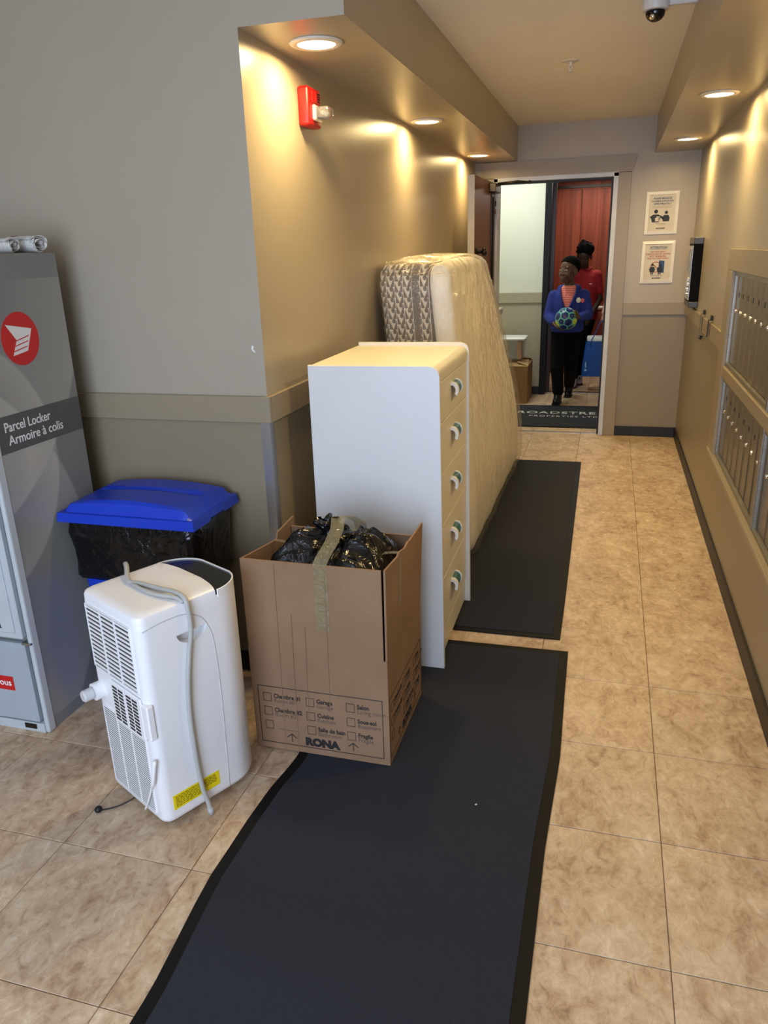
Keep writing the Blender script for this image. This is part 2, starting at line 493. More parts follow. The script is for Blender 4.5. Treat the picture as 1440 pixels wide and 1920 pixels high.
# casing round the doorway: two legs and a header with flared ends
bm = B(); box(bm, (0.0, YF - 0.020, 0), (0.098, YF, DZ + 0.02), bevel=0.002); o = struct('trim_5', bm, M_trim, 'taupe door casing beside the notices')
bm = B(); box(bm, (-1.045, YF - 0.020, 0), (-0.955, YF, DZ + 0.02), bevel=0.002); struct('trim_6', bm, M_trim, 'taupe door casing behind the open door leaf')
bm = B(); prism(bm, [(-1.045, YF - 0.026, DZ + 0.022), (0.100, YF - 0.026, DZ + 0.022), (0.130, YF - 0.026, ZS - 0.004), (-1.075, YF - 0.026, ZS - 0.004)], (0, 0.026, 0))
struct('trim_7', bm, M_trim, 'taupe header casing with flared ends above the doorway')
# steel door frame
bm = B()
box(bm, (DX1 - 0.004, YF - 0.028, 0), (0.002, Y1 + 0.01, DZ + 0.02), bevel=0.002)
box(bm, (-0.957, YF - 0.028, 0), (DX0 + 0.004, Y1 + 0.01, DZ + 0.02), bevel=0.002)
box(bm, (-0.957, YF - 0.028, DZ - 0.008), (0.002, Y1 + 0.01, DZ + 0.024), bevel=0.002)
frame = struct('trim_8', bm, M_white_metal, 'pale grey steel frame of the open doorway')
bm = B(); box(bm, (DX1 - 0.018, YF + 0.03, 0), (DX1 - 0.004, YF + 0.10, DZ - 0.008)); box(bm, (DX0 + 0.004, YF + 0.03, DZ - 0.022), (DX1 - 0.018, YF + 0.10, DZ - 0.008))
obj('door_stop', bm, M_black, frame)['label'] = 'black door stop'
bm = B(); box(bm, (DX1 - 0.008, YF - 0.012, 0.955), (DX1 - 0.0035, YF + 0.03, 1.035)); obj('strike_plate', bm, M_black, frame)['label'] = 'dark strike plate'
# corner guard and the chip in the paint
bm = B(); box(bm, (XL - 0.032, YA - 0.003, 0.083), (XL + 0.003, YA, ZR0)); box(bm, (XL, YA, 0.083), (XL + 0.003, YA + 0.032, ZR0))
obj('corner_guard', bm, M_steel, wall_front)['label'] = 'brushed steel corner guard'
bm = B(); prism(bm, [(-1.152, YA - 0.0006, 1.262), (-1.146, YA - 0.0006, 1.256), (-1.149, YA - 0.0006, 1.248), (-1.140, YA - 0.0006, 1.236), (-1.150, YA - 0.0006, 1.240), (-1.156, YA - 0.0006, 1.250)], (0, 0.0006, 0))
obj('paint_chip', bm, mat('plaster_white', (225, 225, 222), 0.8), wall_front)['label'] = 'small white chip in the paint'

# ------------------------------------------------------------------ lift lobby and lift cab beyond the doorway
YB = 8.5
bm = B()
def seg(lo, hi):
    if lo[1] < 1.04: box(bm, (lo[0], YB, lo[1]), (hi[0], YB + 0.12, 1.04), 1); box(bm, (lo[0], YB, 1.04), (hi[0], YB + 0.12, hi[1]), 0)
    else: box(bm, (lo[0], YB, lo[1]), (hi[0], YB + 0.12, hi[1]), 0)
seg((-2.2, 0), (-0.70, 2.6)); seg((0.45, 0), (0.9, 2.6)); seg((-0.70, 2.25), (0.45, 2.6))
struct('wall_lobby', bm, [M_offwhite, M_lobbylow], 'off-white lobby wall left of the lift')
bm = B(); box(bm, (-2.3, Y1, 0), (-2.2, YB + 0.12, 2.6)); struct('wall_lobby_left', bm, M_offwhite, 'off-white side wall of the lift lobby')
bm = B(); box(bm, (0.9, Y1, 0), (1.0, YB + 0.12, 2.6)); struct('wall_lobby_right', bm, M_offwhite, 'off-white lobby wall hidden right of the doorway')
bm = B(); box(bm, (-2.3, Y1 - 0.05, 2.6), (1.0, YB + 0.12, 2.7)); struct('ceiling_lobby', bm, M_ceil, 'ceiling of the lift lobby')
bm = B(); box(bm, (-2.3, Y1 - 0.05, 0), (XL - T, Y1, 2.6)); box(bm, (XR + T, Y1 - 0.05, 0), (1.0, Y1, 2.6)); box(bm, (-2.3, Y1 - 0.05, ZC + 0.1), (1.0, Y1, 2.6))
struct('wall_lobby_near', bm, M_offwhite, 'lobby side of the end wall')
trim('trim_9', (-2.2, YB - 0.016, 0.975), (-0.70, YB, 1.083), M_lobbylow, label='beige chair rail on the lobby wall')
trim('baseboard_lobby', (-2.2, YB - 0.010, 0), (-0.70, YB, 0.085), M_black_rubber, label='black baseboard of the lobby wall')
bm = B(); box(bm, (-0.70, YB - 0.03, 0), (-0.638, YB + 0.14, 2.29), bevel=0.003); box(bm, (0.40, YB - 0.03, 0), (0.46, YB + 0.14, 2.29), bevel=0.003); box(bm, (-0.638, YB - 0.03, 2.23), (0.40, YB + 0.14, 2.29), bevel=0.003)
struct('trim_10', bm, mat('black_enamel', (8, 8, 10), 0.42, spec=0.3), 'black steel frame around the lift opening')
M_wood = bpy.data.materials.new('red_brown_wood_veneer'); M_wood.use_nodes = True
t = NT(M_wood); b = t.bsdf(); co = t.coord()
n = t.noise(t.mapping(co, scale=(9, 9, 0.35)), 2.2, 6, 0.6, 0.4)
t.link(t.ramp(n, [(0.3, lin(100, 45, 28)), (0.55, lin(134, 64, 40)), (0.75, lin(152, 80, 54))]), b.inputs['Base Color'])
b.inputs['Roughness'].default_value = 0.5; b.inputs['Specular IOR Level'].default_value = 0.3
bm = B(); box(bm, (-0.9, 10.0, 0), (0.6, 10.08, 2.3)); cabw = struct('wall_lift_back', bm, M_wood, 'red-brown wood back wall of the lift cab')
for k in range(3):
    x0 = -0.9 + 0.5 * k
    for z0, z1 in ((0.09, 0.76), (0.775, 2.16)):
        bm = B(); box(bm, (x0 + 0.003, 9.985, z0), (x0 + 0.497, 10.0, z1), bevel=0.003); obj('wood_panel', bm, M_wood, cabw)
bm = B(); box(bm, (-0.9, 9.98, 2.18), (0.6, 10.0, 2.21)); obj('top_trim', bm, M_darkmetal, cabw)
bm = B(); box(bm, (-0.98, 8.62, 0), (-0.9, 10.08, 2.3)); struct('wall_lift_left', bm, M_wood, 'wood side wall of the lift cab')
bm = B(); box(bm, (0.6, 8.62, 0), (0.68, 10.08, 2.3)); struct('wall_lift_right', bm, M_wood, 'hidden wood side wall of the lift cab')
bm = B(); box(bm, (-0.98, 8.62, 2.3), (0.68, 10.08, 2.36)); struct('ceiling_lift', bm, M_white_metal, 'pale ceiling of the lift cab')
bm = B(); box(bm, (-0.90, 8.66, 0.004), (-0.60, 8.70, 2.25), bevel=0.002); struct('door_2', bm, mat('brown_enamel', (74, 36, 24), 0.35), 'slid-back lift door edge')
hr = thing('handrail', 'white tubular handrail across the back of the lift cab', 'handrail', (-0.15, 9.9, 0.815))
bm = B(); cyl(bm, (-0.6, 0, 0), (0.6, 0, 0), 0.019, n=16); obj('rail', bm, mat('white_rail', (225, 225, 215), 0.3), hr, smooth=True)
for x in (-0.5, 0, 0.5):
    bm = B(); cyl(bm, (x, 0, 0), (x, 0.09, -0.01), 0.010, n=10); obj('bracket', bm, M_steel, hr, smooth=True)

# the corridor door leaf, swung open against the left wall
d = bpy.data.objects.new('door_1', None); C.objects.link(d); d['kind'] = 'structure'; d['category'] = 'door'; d['label'] = 'brown wood door leaf swung open behind the mattress'
d.location = (-0.945, YF - 0.03, 0); d.rotation_euler = (0, 0, math.radians(-91.0))
M_doorwood = bpy.data.materials.new('dark_brown_door_wood'); M_doorwood.use_nodes = True
t = NT(M_doorwood); b = t.bsdf(); co = t.coord()
n = t.noise(t.mapping(co, scale=(12, 12, 0.5)), 2.0, 5, 0.6, 0.3)
t.link(t.ramp(n, [(0.3, lin(92, 56, 32)), (0.7, lin(120, 78, 46))]), b.inputs['Base Color']); b.inputs['Roughness'].default_value = 0.4
bm = B()   # leaf with a narrow vision panel near its hinge side (local x: hinge -> free edge, y: -thickness .. 0)
for lo, hi in (((0.0, 0.01), (0.10, 2.03)), ((0.19, 0.01), (0.90, 2.03)), ((0.10, 0.01), (0.19, 0.25)), ((0.10, 1.93), (0.19, 2.03))): box(bm, (lo[0], -0.045, lo[1]), (hi[0], 0, hi[1]))
obj('leaf', bm, M_doorwood, d)
bm = B(); box(bm, (0.90, -0.046, 0.01), (0.914, 0.001, 2.03), bevel=0.001); obj('edge_strip', bm, mat('cream_edge', (226, 218, 200), 0.4), d)['label'] = 'cream free edge'
bm = B(); box(bm, (0.105, -0.026, 0.25), (0.185, -0.020, 1.93)); obj('vision_pane', bm, M_glass, d)
bm = B()
for lo, hi in (((0.09, 0.24), (0.105, 1.94)), ((0.185, 0.24), (0.20, 1.94)), ((0.105, 0.24), (0.185, 0.255)), ((0.105, 1.925), (0.185, 1.94))): box(bm, (lo[0], -0.052, lo[1]), (hi[0], 0.007, hi[1]))
obj('vision_frame', bm, M_darkmetal, d)
bm = B(); box(bm, (0.02, 0.045, 1.02), (0.80, 0.085, 1.07), bevel=0.006); obj('push_bar', bm, mat('pale_bar', (214, 214, 208), 0.25, 0.3), d)['label'] = 'pale push bar'
pb = d.children[-1]
for x in (0.05, 0.74):
    bm = B(); box(bm, (x, 0, 1.015), (x + 0.05, 0.05, 1.075), bevel=0.004); obj('mount', bm, M_steel, d)
bm = B(); lathe(bm, [(0.028, 0), (0.028, 0.012), (0.012, 0.014), (0.012, 0.045), (0.027, 0.05), (0.03, 0.065), (0.02, 0.08), (0.002, 0.082)], (0.83, 0, 1.52), 20, 'y'); obj('knob', bm, M_darkmetal, d, smooth=True)
bm = B(); box(bm, (0.06, 0.001, 1.95), (0.30, 0.055, 2.015), bevel=0.005); obj('closer_body', bm, M_darkmetal, d)
bm = B(); tube(bm, [(0.10, 0.035, 2.02), (0.16, 0.20, 2.025), (0.05, 0.28, 2.022)], 0.009, 8, smooth=1); tube(bm, [(0.05, 0.28, 2.03), (-0.06, 0.24, 2.025)], 0.008, 8, smooth=1)
obj('closer_arm', bm, M_darkmetal, d, smooth=True)
for z in (0.25, 1.05, 1.85):
    bm = B(); cyl(bm, (-0.008, 0.004, z - 0.05), (-0.008, 0.004, z + 0.05), 0.008, n=10); obj('hinge', bm, M_steel, d, smooth=True)

# ------------------------------------------------------------------ recessed downlights
M_ring = mat('downlight_trim', (214, 208, 192), 0.4)
M_bulb = emit('lit_diffuser', (1.0, 0.93, 0.76, 1), 6.0)
def downlight(x, y, label):
    r = thing('ceiling_light', label, 'light', (x, y, ZS), group='recessed downlights in the soffits')
    bm = B(); lathe(bm, [(0.060, 0.0), (0.086, 0.0), (0.088, -0.004), (0.080, -0.009), (0.066, -0.010), (0.060, -0.006)], n=40)
    obj('trim_ring', bm, M_ring, r, smooth=True)
    bm = B(); lathe(bm, [(0.001, -0.0095), (0.035, -0.009), (0.0625, -0.007), (0.0625, -0.0005), (0.001, -0.0005)], n=40)
    obj('diffuser', bm, M_bulb, r, smooth=True)
    l = bpy.data.lights.new('downlight_lamp', 'AREA'); l.shape = 'DISK'; l.size = 0.115; l.energy = POT_POWER; l.color = POT_COLOR; l.spread = math.radians(172)
    o = bpy.data.objects.new('downlight_lamp', l); C.objects.link(o); o.parent = r; o.location = (0, 0, -0.012)
    return r
downlight(-0.958, 2.63, 'nearest round downlight in the left soffit, above the red alarm')
downlight(-0.985, 4.33, 'middle round downlight in the left soffit, above the mattress')
downlight(-0.985, 6.03, 'farthest round downlight in the left soffit, near the door leaf')
downlight(0.422, 5.85, 'round downlight at the far end of the right soffit')
downlight(0.422, 4.20, 'round downlight in the right soffit above the mailbox corner')
downlight(0.422, 2.52, 'round downlight in the right soffit just outside the picture')

# ------------------------------------------------------------------ floor mats
M_carpet = bpy.data.materials.new('charcoal_mat_pile'); M_carpet.use_nodes = True
t = NT(M_carpet); b = t.bsdf(); co = t.coord()
n = t.noise(co, 900, 2, 0.7); n2 = t.noise(co, 3.0, 4)
t.link(t.mix(t.math('MULTIPLY', n2, 0.5), t.ramp(n, [(0.3, lin(32, 34, 41)), (0.7, lin(60, 63, 72))]), lin(46, 48, 55)), b.inputs['Base Color'])
b.inputs['Roughness'].default_value = 0.95; b.inputs['Specular IOR Level'].default_value = 0.2
t.link(t.bump(n, 0.5, 0.004), b.inputs['Normal'])
M_matedge = mat('mat_rubber_edge', (10, 10, 11), 0.6, spec=0.2)
def floor_mat(name, label, outline_l, outline_r, th=0.007, bw=0.033):
    """mat from left/right edge polylines (same count, near -> far); rubber rim and pile as parts"""
    r = thing(name, label, 'mat', ((outline_l[0][0] + outline_r[0][0]) / 2, outline_l[0][1], 0))
    o = Vector(r.location); n = len(outline_l)
    bm = B(); V = []
    for (lx, ly, lz), (rx, ry, rz) in zip(outline_l, outline_r):
        V.append([Vector((lx, ly, lz)) - o, Vector((rx, ry, rz)) - o])
    top = [[bm.verts.new(p + Vector((0, 0, th * 0.7))) for p in row] for row in V]; bot = [[bm.verts.new(Vector((p.x, p.y, p.z + 0.0004))) for p in row] for row in V]
    for i in range(n - 1):
        bm.faces.new((top[i][0], top[i][1], top[i + 1][1], top[i + 1][0])); bm.faces.new((bot[i][0], bot[i + 1][0], bot[i + 1][1], bot[i][1]))
        bm.faces.new((top[i][0], top[i + 1][0], bot[i + 1][0], bot[i][0])); bm.faces.new((top[i][1], bot[i][1], bot[i + 1][1], top[i + 1][1]))
    bm.faces.new((top[0][0], bot[0][0], bot[0][1], top[0][1])); bm.faces.new((top[-1][0], top[-1][1], bot[-1][1], bot[-1][0]))
    obj('rubber_edge', bm, M_matedge, r)
    bm = B(); rows = []
    for i, (l, rr) in enumerate(V):
        dy = bw if i == 0 else (-bw if i == n - 1 else 0)
        a = l + Vector((bw, dy, 0)); c = rr + Vector((-bw, dy, 0)); m = 10
        rows.append([a.lerp(c, k / m) + Vector((0, 0, th if 0 < k < m or True else 0)) for k in range(m + 1)])
    v = [[bm.verts.new(p) for p in row] for row in rows]
    e = [[bm.verts.new(p - Vector((0, 0, th * 0.4))) for p in row] for row in rows]
    m = 10
    for i in range(n - 1):
        for k in range(m): bm.faces.new((v[i][k], v[i][k + 1], v[i + 1][k + 1], v[i + 1][k]))
        bm.faces.new((v[i][0], v[i + 1][0], e[i + 1][0], e[i][0])); bm.faces.new((v[i][m], e[i][m], e[i + 1][m], v[i + 1][m]))
    for k in range(m):
        bm.faces.new((v[0][k], e[0][k], e[0][k + 1], v[0][k + 1])); bm.faces.new((v[-1][k], v[-1][k + 1], e[-1][k + 1], e[-1][k]))
    obj('pile', bm, M_carpet, r)
    return r
def wavy(pts, n):
    out = []
    ys = [p[1] for p in pts]
    for i in range(n + 1):
        y = ys[0] + (ys[-1] - ys[0]) * i / n
        x = float(np.interp(y, ys, [p[0] for p in pts])); z = float(np.interp(y, ys, [p[2] for p in pts]))
        out.append((x, y, z))
    return out
L_ = [(-0.895, 0.30, 0), (-0.892, 0.90, 0.0), (-0.889, 1.05, 0.004), (-0.895, 1.16, 0.012), (-0.905, 1.27, 0.014), (-0.918, 1.38, 0.004), (-0.918, 1.48, 0), (-0.914, 1.60, 0.004), (-0.906, 1.74, 0.004), (-0.888, 1.88, 0), (-0.886, 2.775, 0)]
R__ = [(-0.078, 0.30, 0), (-0.078, 1.2, 0), (-0.078, 1.70, 0.0), (-0.064, 2.10, 0), (-0.071, 2.45, 0), (-0.076, 2.790, 0)]
NL, NR = wavy(L_, 48), wavy(R__, 48)
floor_mat('floor_mat', 'long charcoal floor mat in the foreground with a rippled left edge', NL, NR)
floor_mat('floor_mat', 'charcoal floor mat farther down the corridor beside the mattress', wavy([(-0.98, 2.870, 0), (-0.98, 5.69, 0)], 8), wavy([(-0.114, 2.885, 0), (-0.114, 3.2, 0), (-0.136, 5.70, 0)], 8))
dm = floor_mat('door_mat', 'black door mat with pale lettering across the doorway', wavy([(-1.0, 6.84, 0), (-1.0, 7.84, 0)], 6), wavy([(0.20, 6.86, 0), (0.20, 7.87, 0)], 6), bw=0.03)
bm = B(); o = dm.location
text_bm(bm, 'BROADSTREET', 0.150, plane_M((-0.402 - o.x, 7.43 - o.y, 0.0072), (1, 0.02, 0), (-0.02, 1, 0)), 'CENTER', 0.002, xs=0.92, depth=0.0004, spacing=1.12)
text_bm(bm, 'PROPERTIES LTD.', 0.090, plane_M((-0.352 - o.x, 7.285 - o.y, 0.0072), (1, 0.02, 0), (-0.02, 1, 0)), 'CENTER', 0.0, xs=0.82, depth=0.0004, spacing=1.2)
obj('lettering', bm, mat('mat_print_grey', (190, 188, 182), 0.9), dm, kind='stuff')['label'] = 'pale grey lettering'
for i, (x, y, lab) in enumerate(((-0.714, 1.723, 'tiny white scrap on the near mat below the moving box'), (-0.286, 1.817, 'tiny white scrap near the right edge of the near mat'), (-0.717, 1.282, 'tiny white scrap on the lower left of the near mat'))):
    bm = B(); box(bm, (-0.004, -0.002, 0), (0.003, 0.003, 0.0012), bevel=0.0005); o = obj('paper_scrap', bm, mat('scrap_white', (215, 212, 205), 0.9), loc=(x, y, 0.0072)); o.rotation_euler.z = i
    tag(o, lab, 'scrap')

# ------------------------------------------------------------------ white chest of drawers
M_lam = mat('white_laminate', (226, 226, 222), 0.34, var=0.015)
M_lamw = mat('cream_laminate', (226, 220, 198), 0.38, var=0.02)
M_teal = mat('teal_enamel', (26, 96, 92), 0.3)
M_knobw = mat('white_plastic_glossy', (238, 238, 234), 0.25)
dr = thing('chest_of_drawers', 'tall white five-drawer chest with teal and white pulls', 'dresser', (-0.78, 2.86, 0.007), math.radians(0.6))
def panel(y0, y1, name, drop):
    """side panel outline in x-z with rounded top front corner"""
    pts = [(-0.245, 0.0), (0.245, 0.0)]
    for k in range(7):
        a = PI / 2 * k / 6; pts.append((0.232 - 0.036 + 0.036 * math.cos(a) + (0.0), drop - 0.036 + 0.036 * math.sin(a)))
    pts.append((-0.245, drop))
    bm = B(); prism(bm, [(x, y0, z) for x, z in pts], (0, y1 - y0, 0))
    bmesh.ops.bevel(bm, geom=[e for e in bm.edges if abs(e.verts[0].co.y - e.verts[1].co.y) < 1e-6], offset=0.0015, segments=1, affect='EDGES')
    return obj(name, bm, M_lam, dr, auto=35)
panel(-0.318, -0.298, 'side_panel', 1.165); panel(0.298, 0.318, 'side_panel', 1.174)
bm = B()
pts = [(-0.245, 1.138)] + [(0.190, 1.118)] + [(0.190, 1.105), (0.226, 1.105)]
for k in range(7):
    a = PI / 2 * k / 6; pts.append((0.196 + 0.032 * math.cos(a), 1.129 + 0.032 * math.sin(a)))
pts.append((-0.245, 1.161)); prism(bm, [(x, -0.298, z) for x, z in pts], (0, 0.596, 0)); obj('top_panel', bm, M_lamw, dr, auto=40)
bm = B(); box(bm, (-0.245, -0.298, 0.02), (-0.235, 0.298, 1.14)); obj('back_panel', bm, M_lamw, dr)
bm = B(); box(bm, (0.18, -0.298, 0.012), (0.222, 0.298, 0.108), bevel=0.001); obj('plinth', bm, M_lamw, dr)
zs = [1.102, 0.952, 0.760, 0.555, 0.335, 0.112]
for z1, z0 in zip(zs[:-1], zs[1:]):
    bm = B(); box(bm, (0.195, -0.297, z0 + 0.0025), (0.224, 0.297, z1 - 0.0025), bevel=0.0012)
    box(bm, (-0.22, -0.28, z0 + 0.01), (0.195, 0.28, z0 + 0.02))
    drw = obj('drawer', bm, M_lamw, dr)
    zc = (z0 + z1) / 2 + 0.012
    def hood(y0, y1, ri, ro, x0=0.2258, bulge=1.0):
        bm = B(); out = []
        for y in (y0, y1):
            ring = []
            for rr in (ro, ri):
                seq = range(11) if rr == ro else range(10, -1, -1)
                for k in seq:
                    a = PI * 0.98 * k / 10 - 0.25
                    ring.append((x0 + 0.004 + max(0, rr * 1.15 * math.sin(a + 0.25)) * bulge if k not in (10,) else x0, y, zc + rr * 1.25 * math.cos(a + 0.25 + 0.0)))
            out.append(ring)
        rings(bm, out); return bm
    # hooded pull: half shell, open below, white end rims with a teal band between
    def shell(y0, y1, ri, ro):
        bm = B(); out = []
        A = [math.radians(a) for a in (95, 75, 55, 35, 15, -5, -25, -40)]
        for y in (y0, y1):
            ring = [(0.2255 + ro * math.cos(a) * 0.9, y, zc + ro * math.sin(a)) for a in A] + [(0.2255 + ri * math.cos(a) * 0.9, y, zc + ri * math.sin(a)) for a in reversed(A)]
            out.append(ring)
        rings(bm, out); return bm
    h = obj('pull', shell(-0.040, 0.030, 0.021, 0.0265), M_teal, drw, auto=40); h['label'] = 'teal hooded pull with white rims'
    for y0, y1 in ((-0.062, -0.040), (0.030, 0.038)):
        o_ = shell(y0, y1, 0.019, 0.031); me = mesh_of('pull_rim', o_, M_knobw, True); me.set_sharp_from_angle(angle=math.radians(50))
        oo = bpy.data.objects.new('pull_rim', me); link(oo, drw)
# ------------------------------------------------------------------ wrapped mattress leaning on the wall
M_quilt = mat('white_quilted_fabric', (240, 237, 228), 0.85, bump=0.2, bscale=60)
M_border = bpy.data.materials.new('grey_patterned_border'); M_border.use_nodes = True
t = NT(M_border); b = t.bsdf(); co = t.coord(); X = t.xyz(co)
u, w = X[0], X[2]
cw, chh = 0.0415, 0.050
cu = t.math('DIVIDE', t.math('ADD', t.math('ADD', u, 0.199), t.math('MULTIPLY', w, 0.064)), cw); col_i = t.math('FLOOR', cu); fu = t.math('FRACT', cu)
cz = t.math('ADD', t.math('DIVIDE', w, chh), t.math('MULTIPLY', col_i, 0.5)); fz = t.math('FRACT', cz)
ax = t.math('ABSOLUTE', t.math('SUBTRACT', fu, 0.5))
tri = t.math('LESS_THAN', ax, t.math('MULTIPLY', fz, 0.5))            # light kites widening upwards
leafm = t.math('LESS_THAN', t.math('ADD', t.math('POWER', t.math('SUBTRACT', fu, 0.62), 2.0), t.math('POWER', t.math('SUBTRACT', fz, 0.80), 2.0)), 0.05)
c = t.mix(tri, lin(118, 113, 107), lin(206, 199, 186))
c = t.mix(t.math('MULTIPLY', leafm, 1.0), c, lin(112, 107, 101))
band1 = t.math('MULTIPLY', t.math('GREATER_THAN', col_i, 3.5), t.math('LESS_THAN', cu, 4.72))
band2 = t.math('GREATER_THAN', cu, 5.9)
dark = t.math('MAXIMUM', band1, band2)
c = t.mix(dark, c, lin(116, 111, 106))
piping = t.math('GREATER_THAN', ax, 0.475)
c = t.mix(piping, c, lin(226, 222, 212))
t.link(c, b.inputs['Base Color']); b.inputs['Roughness'].default_value = 0.8
M_film = bpy.data.materials.new('clear_plastic_film'); M_film.use_nodes = True
t = NT(M_film); b = t.bsdf(); out = t.n['Material Output']; co = t.coord()
b.inputs['Base Color'].default_value = lin(226, 220, 200); b.inputs['Roughness'].default_value = 0.10
b.inputs['Specular IOR Level'].default_value = 1.0; b.inputs['Coat Weight'].default_value = 0.5; b.inputs['Coat Roughness'].default_value = 0.05
tr = t.new('ShaderNodeBsdfTransparent'); tr.inputs[0].default_value = (0.98, 0.975, 0.96, 1)
mx = t.new('ShaderNodeMixShader'); lw = t.new('ShaderNodeLayerWeight'); lw.inputs[0].default_value = 0.35
wr = t.noise(t.mapping(co, scale=(1, 1, 0.5)), 13, 3, 0.55, 2.2); wr2 = t.noise(co, 34, 2, 0.5, 1.0)
t.link(t.math('ADD', t.math('MULTIPLY', lw.outputs['Facing'], 0.38), 0.05, clamp=True), mx.inputs[0])
gl = t.new('ShaderNodeBsdfGlossy'); gl.inputs['Color'].default_value = (1, 0.99, 0.96, 1); gl.inputs['Roughness'].default_value = 0.09
mg = t.new('ShaderNodeMixShader'); mg.inputs[0].default_value = 0.72; t.link(b.outputs[0], mg.inputs[1]); t.link(gl.outputs[0], mg.inputs[2])
t.link(tr.outputs[0], mx.inputs[1]); t.link(mg.outputs[0], mx.inputs[2]); t.link(mx.outputs[0], out.inputs[0])
nb_ = t.bump(t.math('ADD', t.math('MULTIPLY', wr, 0.4), wr2), 0.8, 0.025); t.link(nb_, b.inputs['Normal']); t.link(nb_, gl.inputs['Normal'])

mt = thing('mattress', 'thick white mattress with grey patterned side, wrapped in clear plastic and leaning on the wall', 'mattress', (-0.80, 4.68, 0.007))
MO = Vector(mt.location)
MH, ML = 1.47, 1.02     # height and half length
def mat_shape(p, grow=0.0):
    """local u (0 at the wall side .. thickness), v (-1..1 m), w (0..height) -> thing space, leaning and sagging"""
    u, v, w = p
    s = (v + ML) / (2 * ML)
    lean = -0.004 - 0.094 * (w / MH)
    u = u * (1 - 0.42 * max(0, s) ** 1.6 * max(0, w / MH) ** 2)
    bulge = 0.035 * math.sin(PI * min(1, max(0, (w + 0.15) / 1.1))) * (u / 0.36) * (0.6 + 0.6 * s)
    sag = 0.02 * math.sin(PI * w / MH) - 0.03 * (1 - s) * math.exp(-((w - 1.3) / 0.3) ** 2) * 0
    top = 0.03 * math.sin(3.3 * s + 0.3) * (w / MH) ** 3
    return (-0.195 + lean + u + bulge + sag + 0.022 * max(0, 1 - max(0, w) / 0.6) * (u / 0.36), v, w + top)
def block(name, u0, u1, m, inset, r, bmat=None, segs=(3, 26, 24), wr=0.0):
    hu, hv, hw = (u1 - u0) / 2, ML - inset, MH / 2 - inset / 2
    cen = Vector(((u0 + u1) / 2, 0, MH / 2))
    bm = B()
    def fn(p):
        q = Vector(p)
        # round the four big corners of the slab in the v-w plane
        for sv, R in ((-1, 0.10), (1, 0.32)):
            for sw in (-1, 1):
                RR = R if sw > 0 else (0.075 if sv < 0 else 0.08)
                cv, cw_ = sv * (hv - RR), sw * (hw - RR)
                dv, dw = (q.y - cv) * sv, (q.z - cw_) * sw
                if dv > 0 and dw > 0:
                    m_ = max(dv, dw); L = math.hypot(dv, dw)
                    if L > 1e-9:
                        f = m_ / L; q.y = cv + sv * dv * f; q.z = cw_ + sw * dw * f
        q = q + cen
        w = Vector(mat_shape(q))
        if wr:
            n = noise.noise(Vector((w.x * 5, w.y * 4.2, w.z * 2.4))) * 0.6 + noise.noise(Vector((w.x * 9, w.y * 15, w.z * 6))) * 0.35
            if wr > 0.0125:
                wp = Vector((w.x, w.y, w.z)) + 0.05 * noise.noise_vector(Vector((w.x * 4, w.y * 4, w.z * 3)))
                amp = 0.35 + 0.65 * max(0, min(1, (q.z - 0.25) / 0.7)) + 0.3 * noise.noise(Vector((w.y * 3, w.z * 3, 4)))
                n += amp * (0.75 * (1 - 2.2 * abs(noise.noise(Vector((wp.x * 8, wp.y * 13 + wp.z * 4, wp.z * 9))))) + 0.42 * (1 - 2.2 * abs(noise.noise(Vector((wp.x * 20, wp.y * 30 - wp.z * 9, wp.z * 22))))))
            d = (w - Vector(mat_shape(Vector(((u0 + u1) / 2, q.y * 0.9, MH / 2 + (q.z - MH / 2) * 0.9))))).normalized()
            w = w + d * n * wr
            w.z = max(w.z, 0.002)
        return w
    grid_box(bm, (hu, hv, hw), r, segs, fn)
    return obj(name, bm, m, mt, smooth=True)
bo = block('border_panel', 0.0, 0.252, M_border, 0.014, 0.030)
bo['label'] = 'grey side band with pale kite pattern'
block('pillow_top', 0.246, 0.352, M_quilt, 0.008, 0.045, wr=0.012, segs=(3, 60, 50))['label'] = 'white quilted top layer'
bm = B()
ring = []
cover = block('plastic_cover', -0.002, 0.374, M_film, -0.010, 0.060, wr=0.015, segs=(18, 230, 180))
cover['label'] = 'shiny wrinkled clear plastic cover'

# ------------------------------------------------------------------ moving box with the bag inside
M_card = bpy.data.materials.new('corrugated_cardboard'); M_card.use_nodes = True
t = NT(M_card); b = t.bsdf(); co = t.coord(); X = t.xyz(co)
n = t.noise(co, 4, 4); fl = t.noise(t.mapping(co, scale=(160, 160, 2)), 1.0, 2)
t.link(t.ramp(n, [(0.3, lin(134, 104, 76)), (0.7, lin(150, 118, 88))]), b.inputs['Base Color']); b.inputs['Roughness'].default_value = 0.8
t.link(t.bump(fl, 0.25, 0.002), b.inputs['Normal'])
M_cardin = mat('cardboard_inside', (126, 94, 62), 0.85)
M_print = mat('box_print_ink', (38, 34, 32), 0.7)
M_printl = mat('box_print_ink_light', (92, 80, 70), 0.7)
bx = thing('moving_box', 'large open brown moving box with printed room checklist, on the near mat edge', 'box', (-0.807, 2.142, 0.007), math.radians(0.0))
HW, HD, HB, HT = 0.229, 0.214, 0.372, 0.672
ct = 0.006
bm = B()
box(bm, (-HW, -HD, 0), (HW, -HD + ct, HB)); box(bm, (-HW, HD - ct, 0), (HW, HD, HB)); box(bm, (-HW, -HD + ct, 0), (-HW + ct, HD - ct, HB)); box(bm, (HW - ct, -HD + ct, 0), (HW, HD - ct, HB)); box(bm, (-HW + ct, -HD + ct, 0), (HW - ct, HD - ct, ct))
obj('body', bm, M_card, bx)
def flap(pts_outer, d, label=None):
    bm = B(); prism(bm, pts_outer, d); o = obj('flap', bm, M_card, bx)
    if label: o['label'] = label
    return o
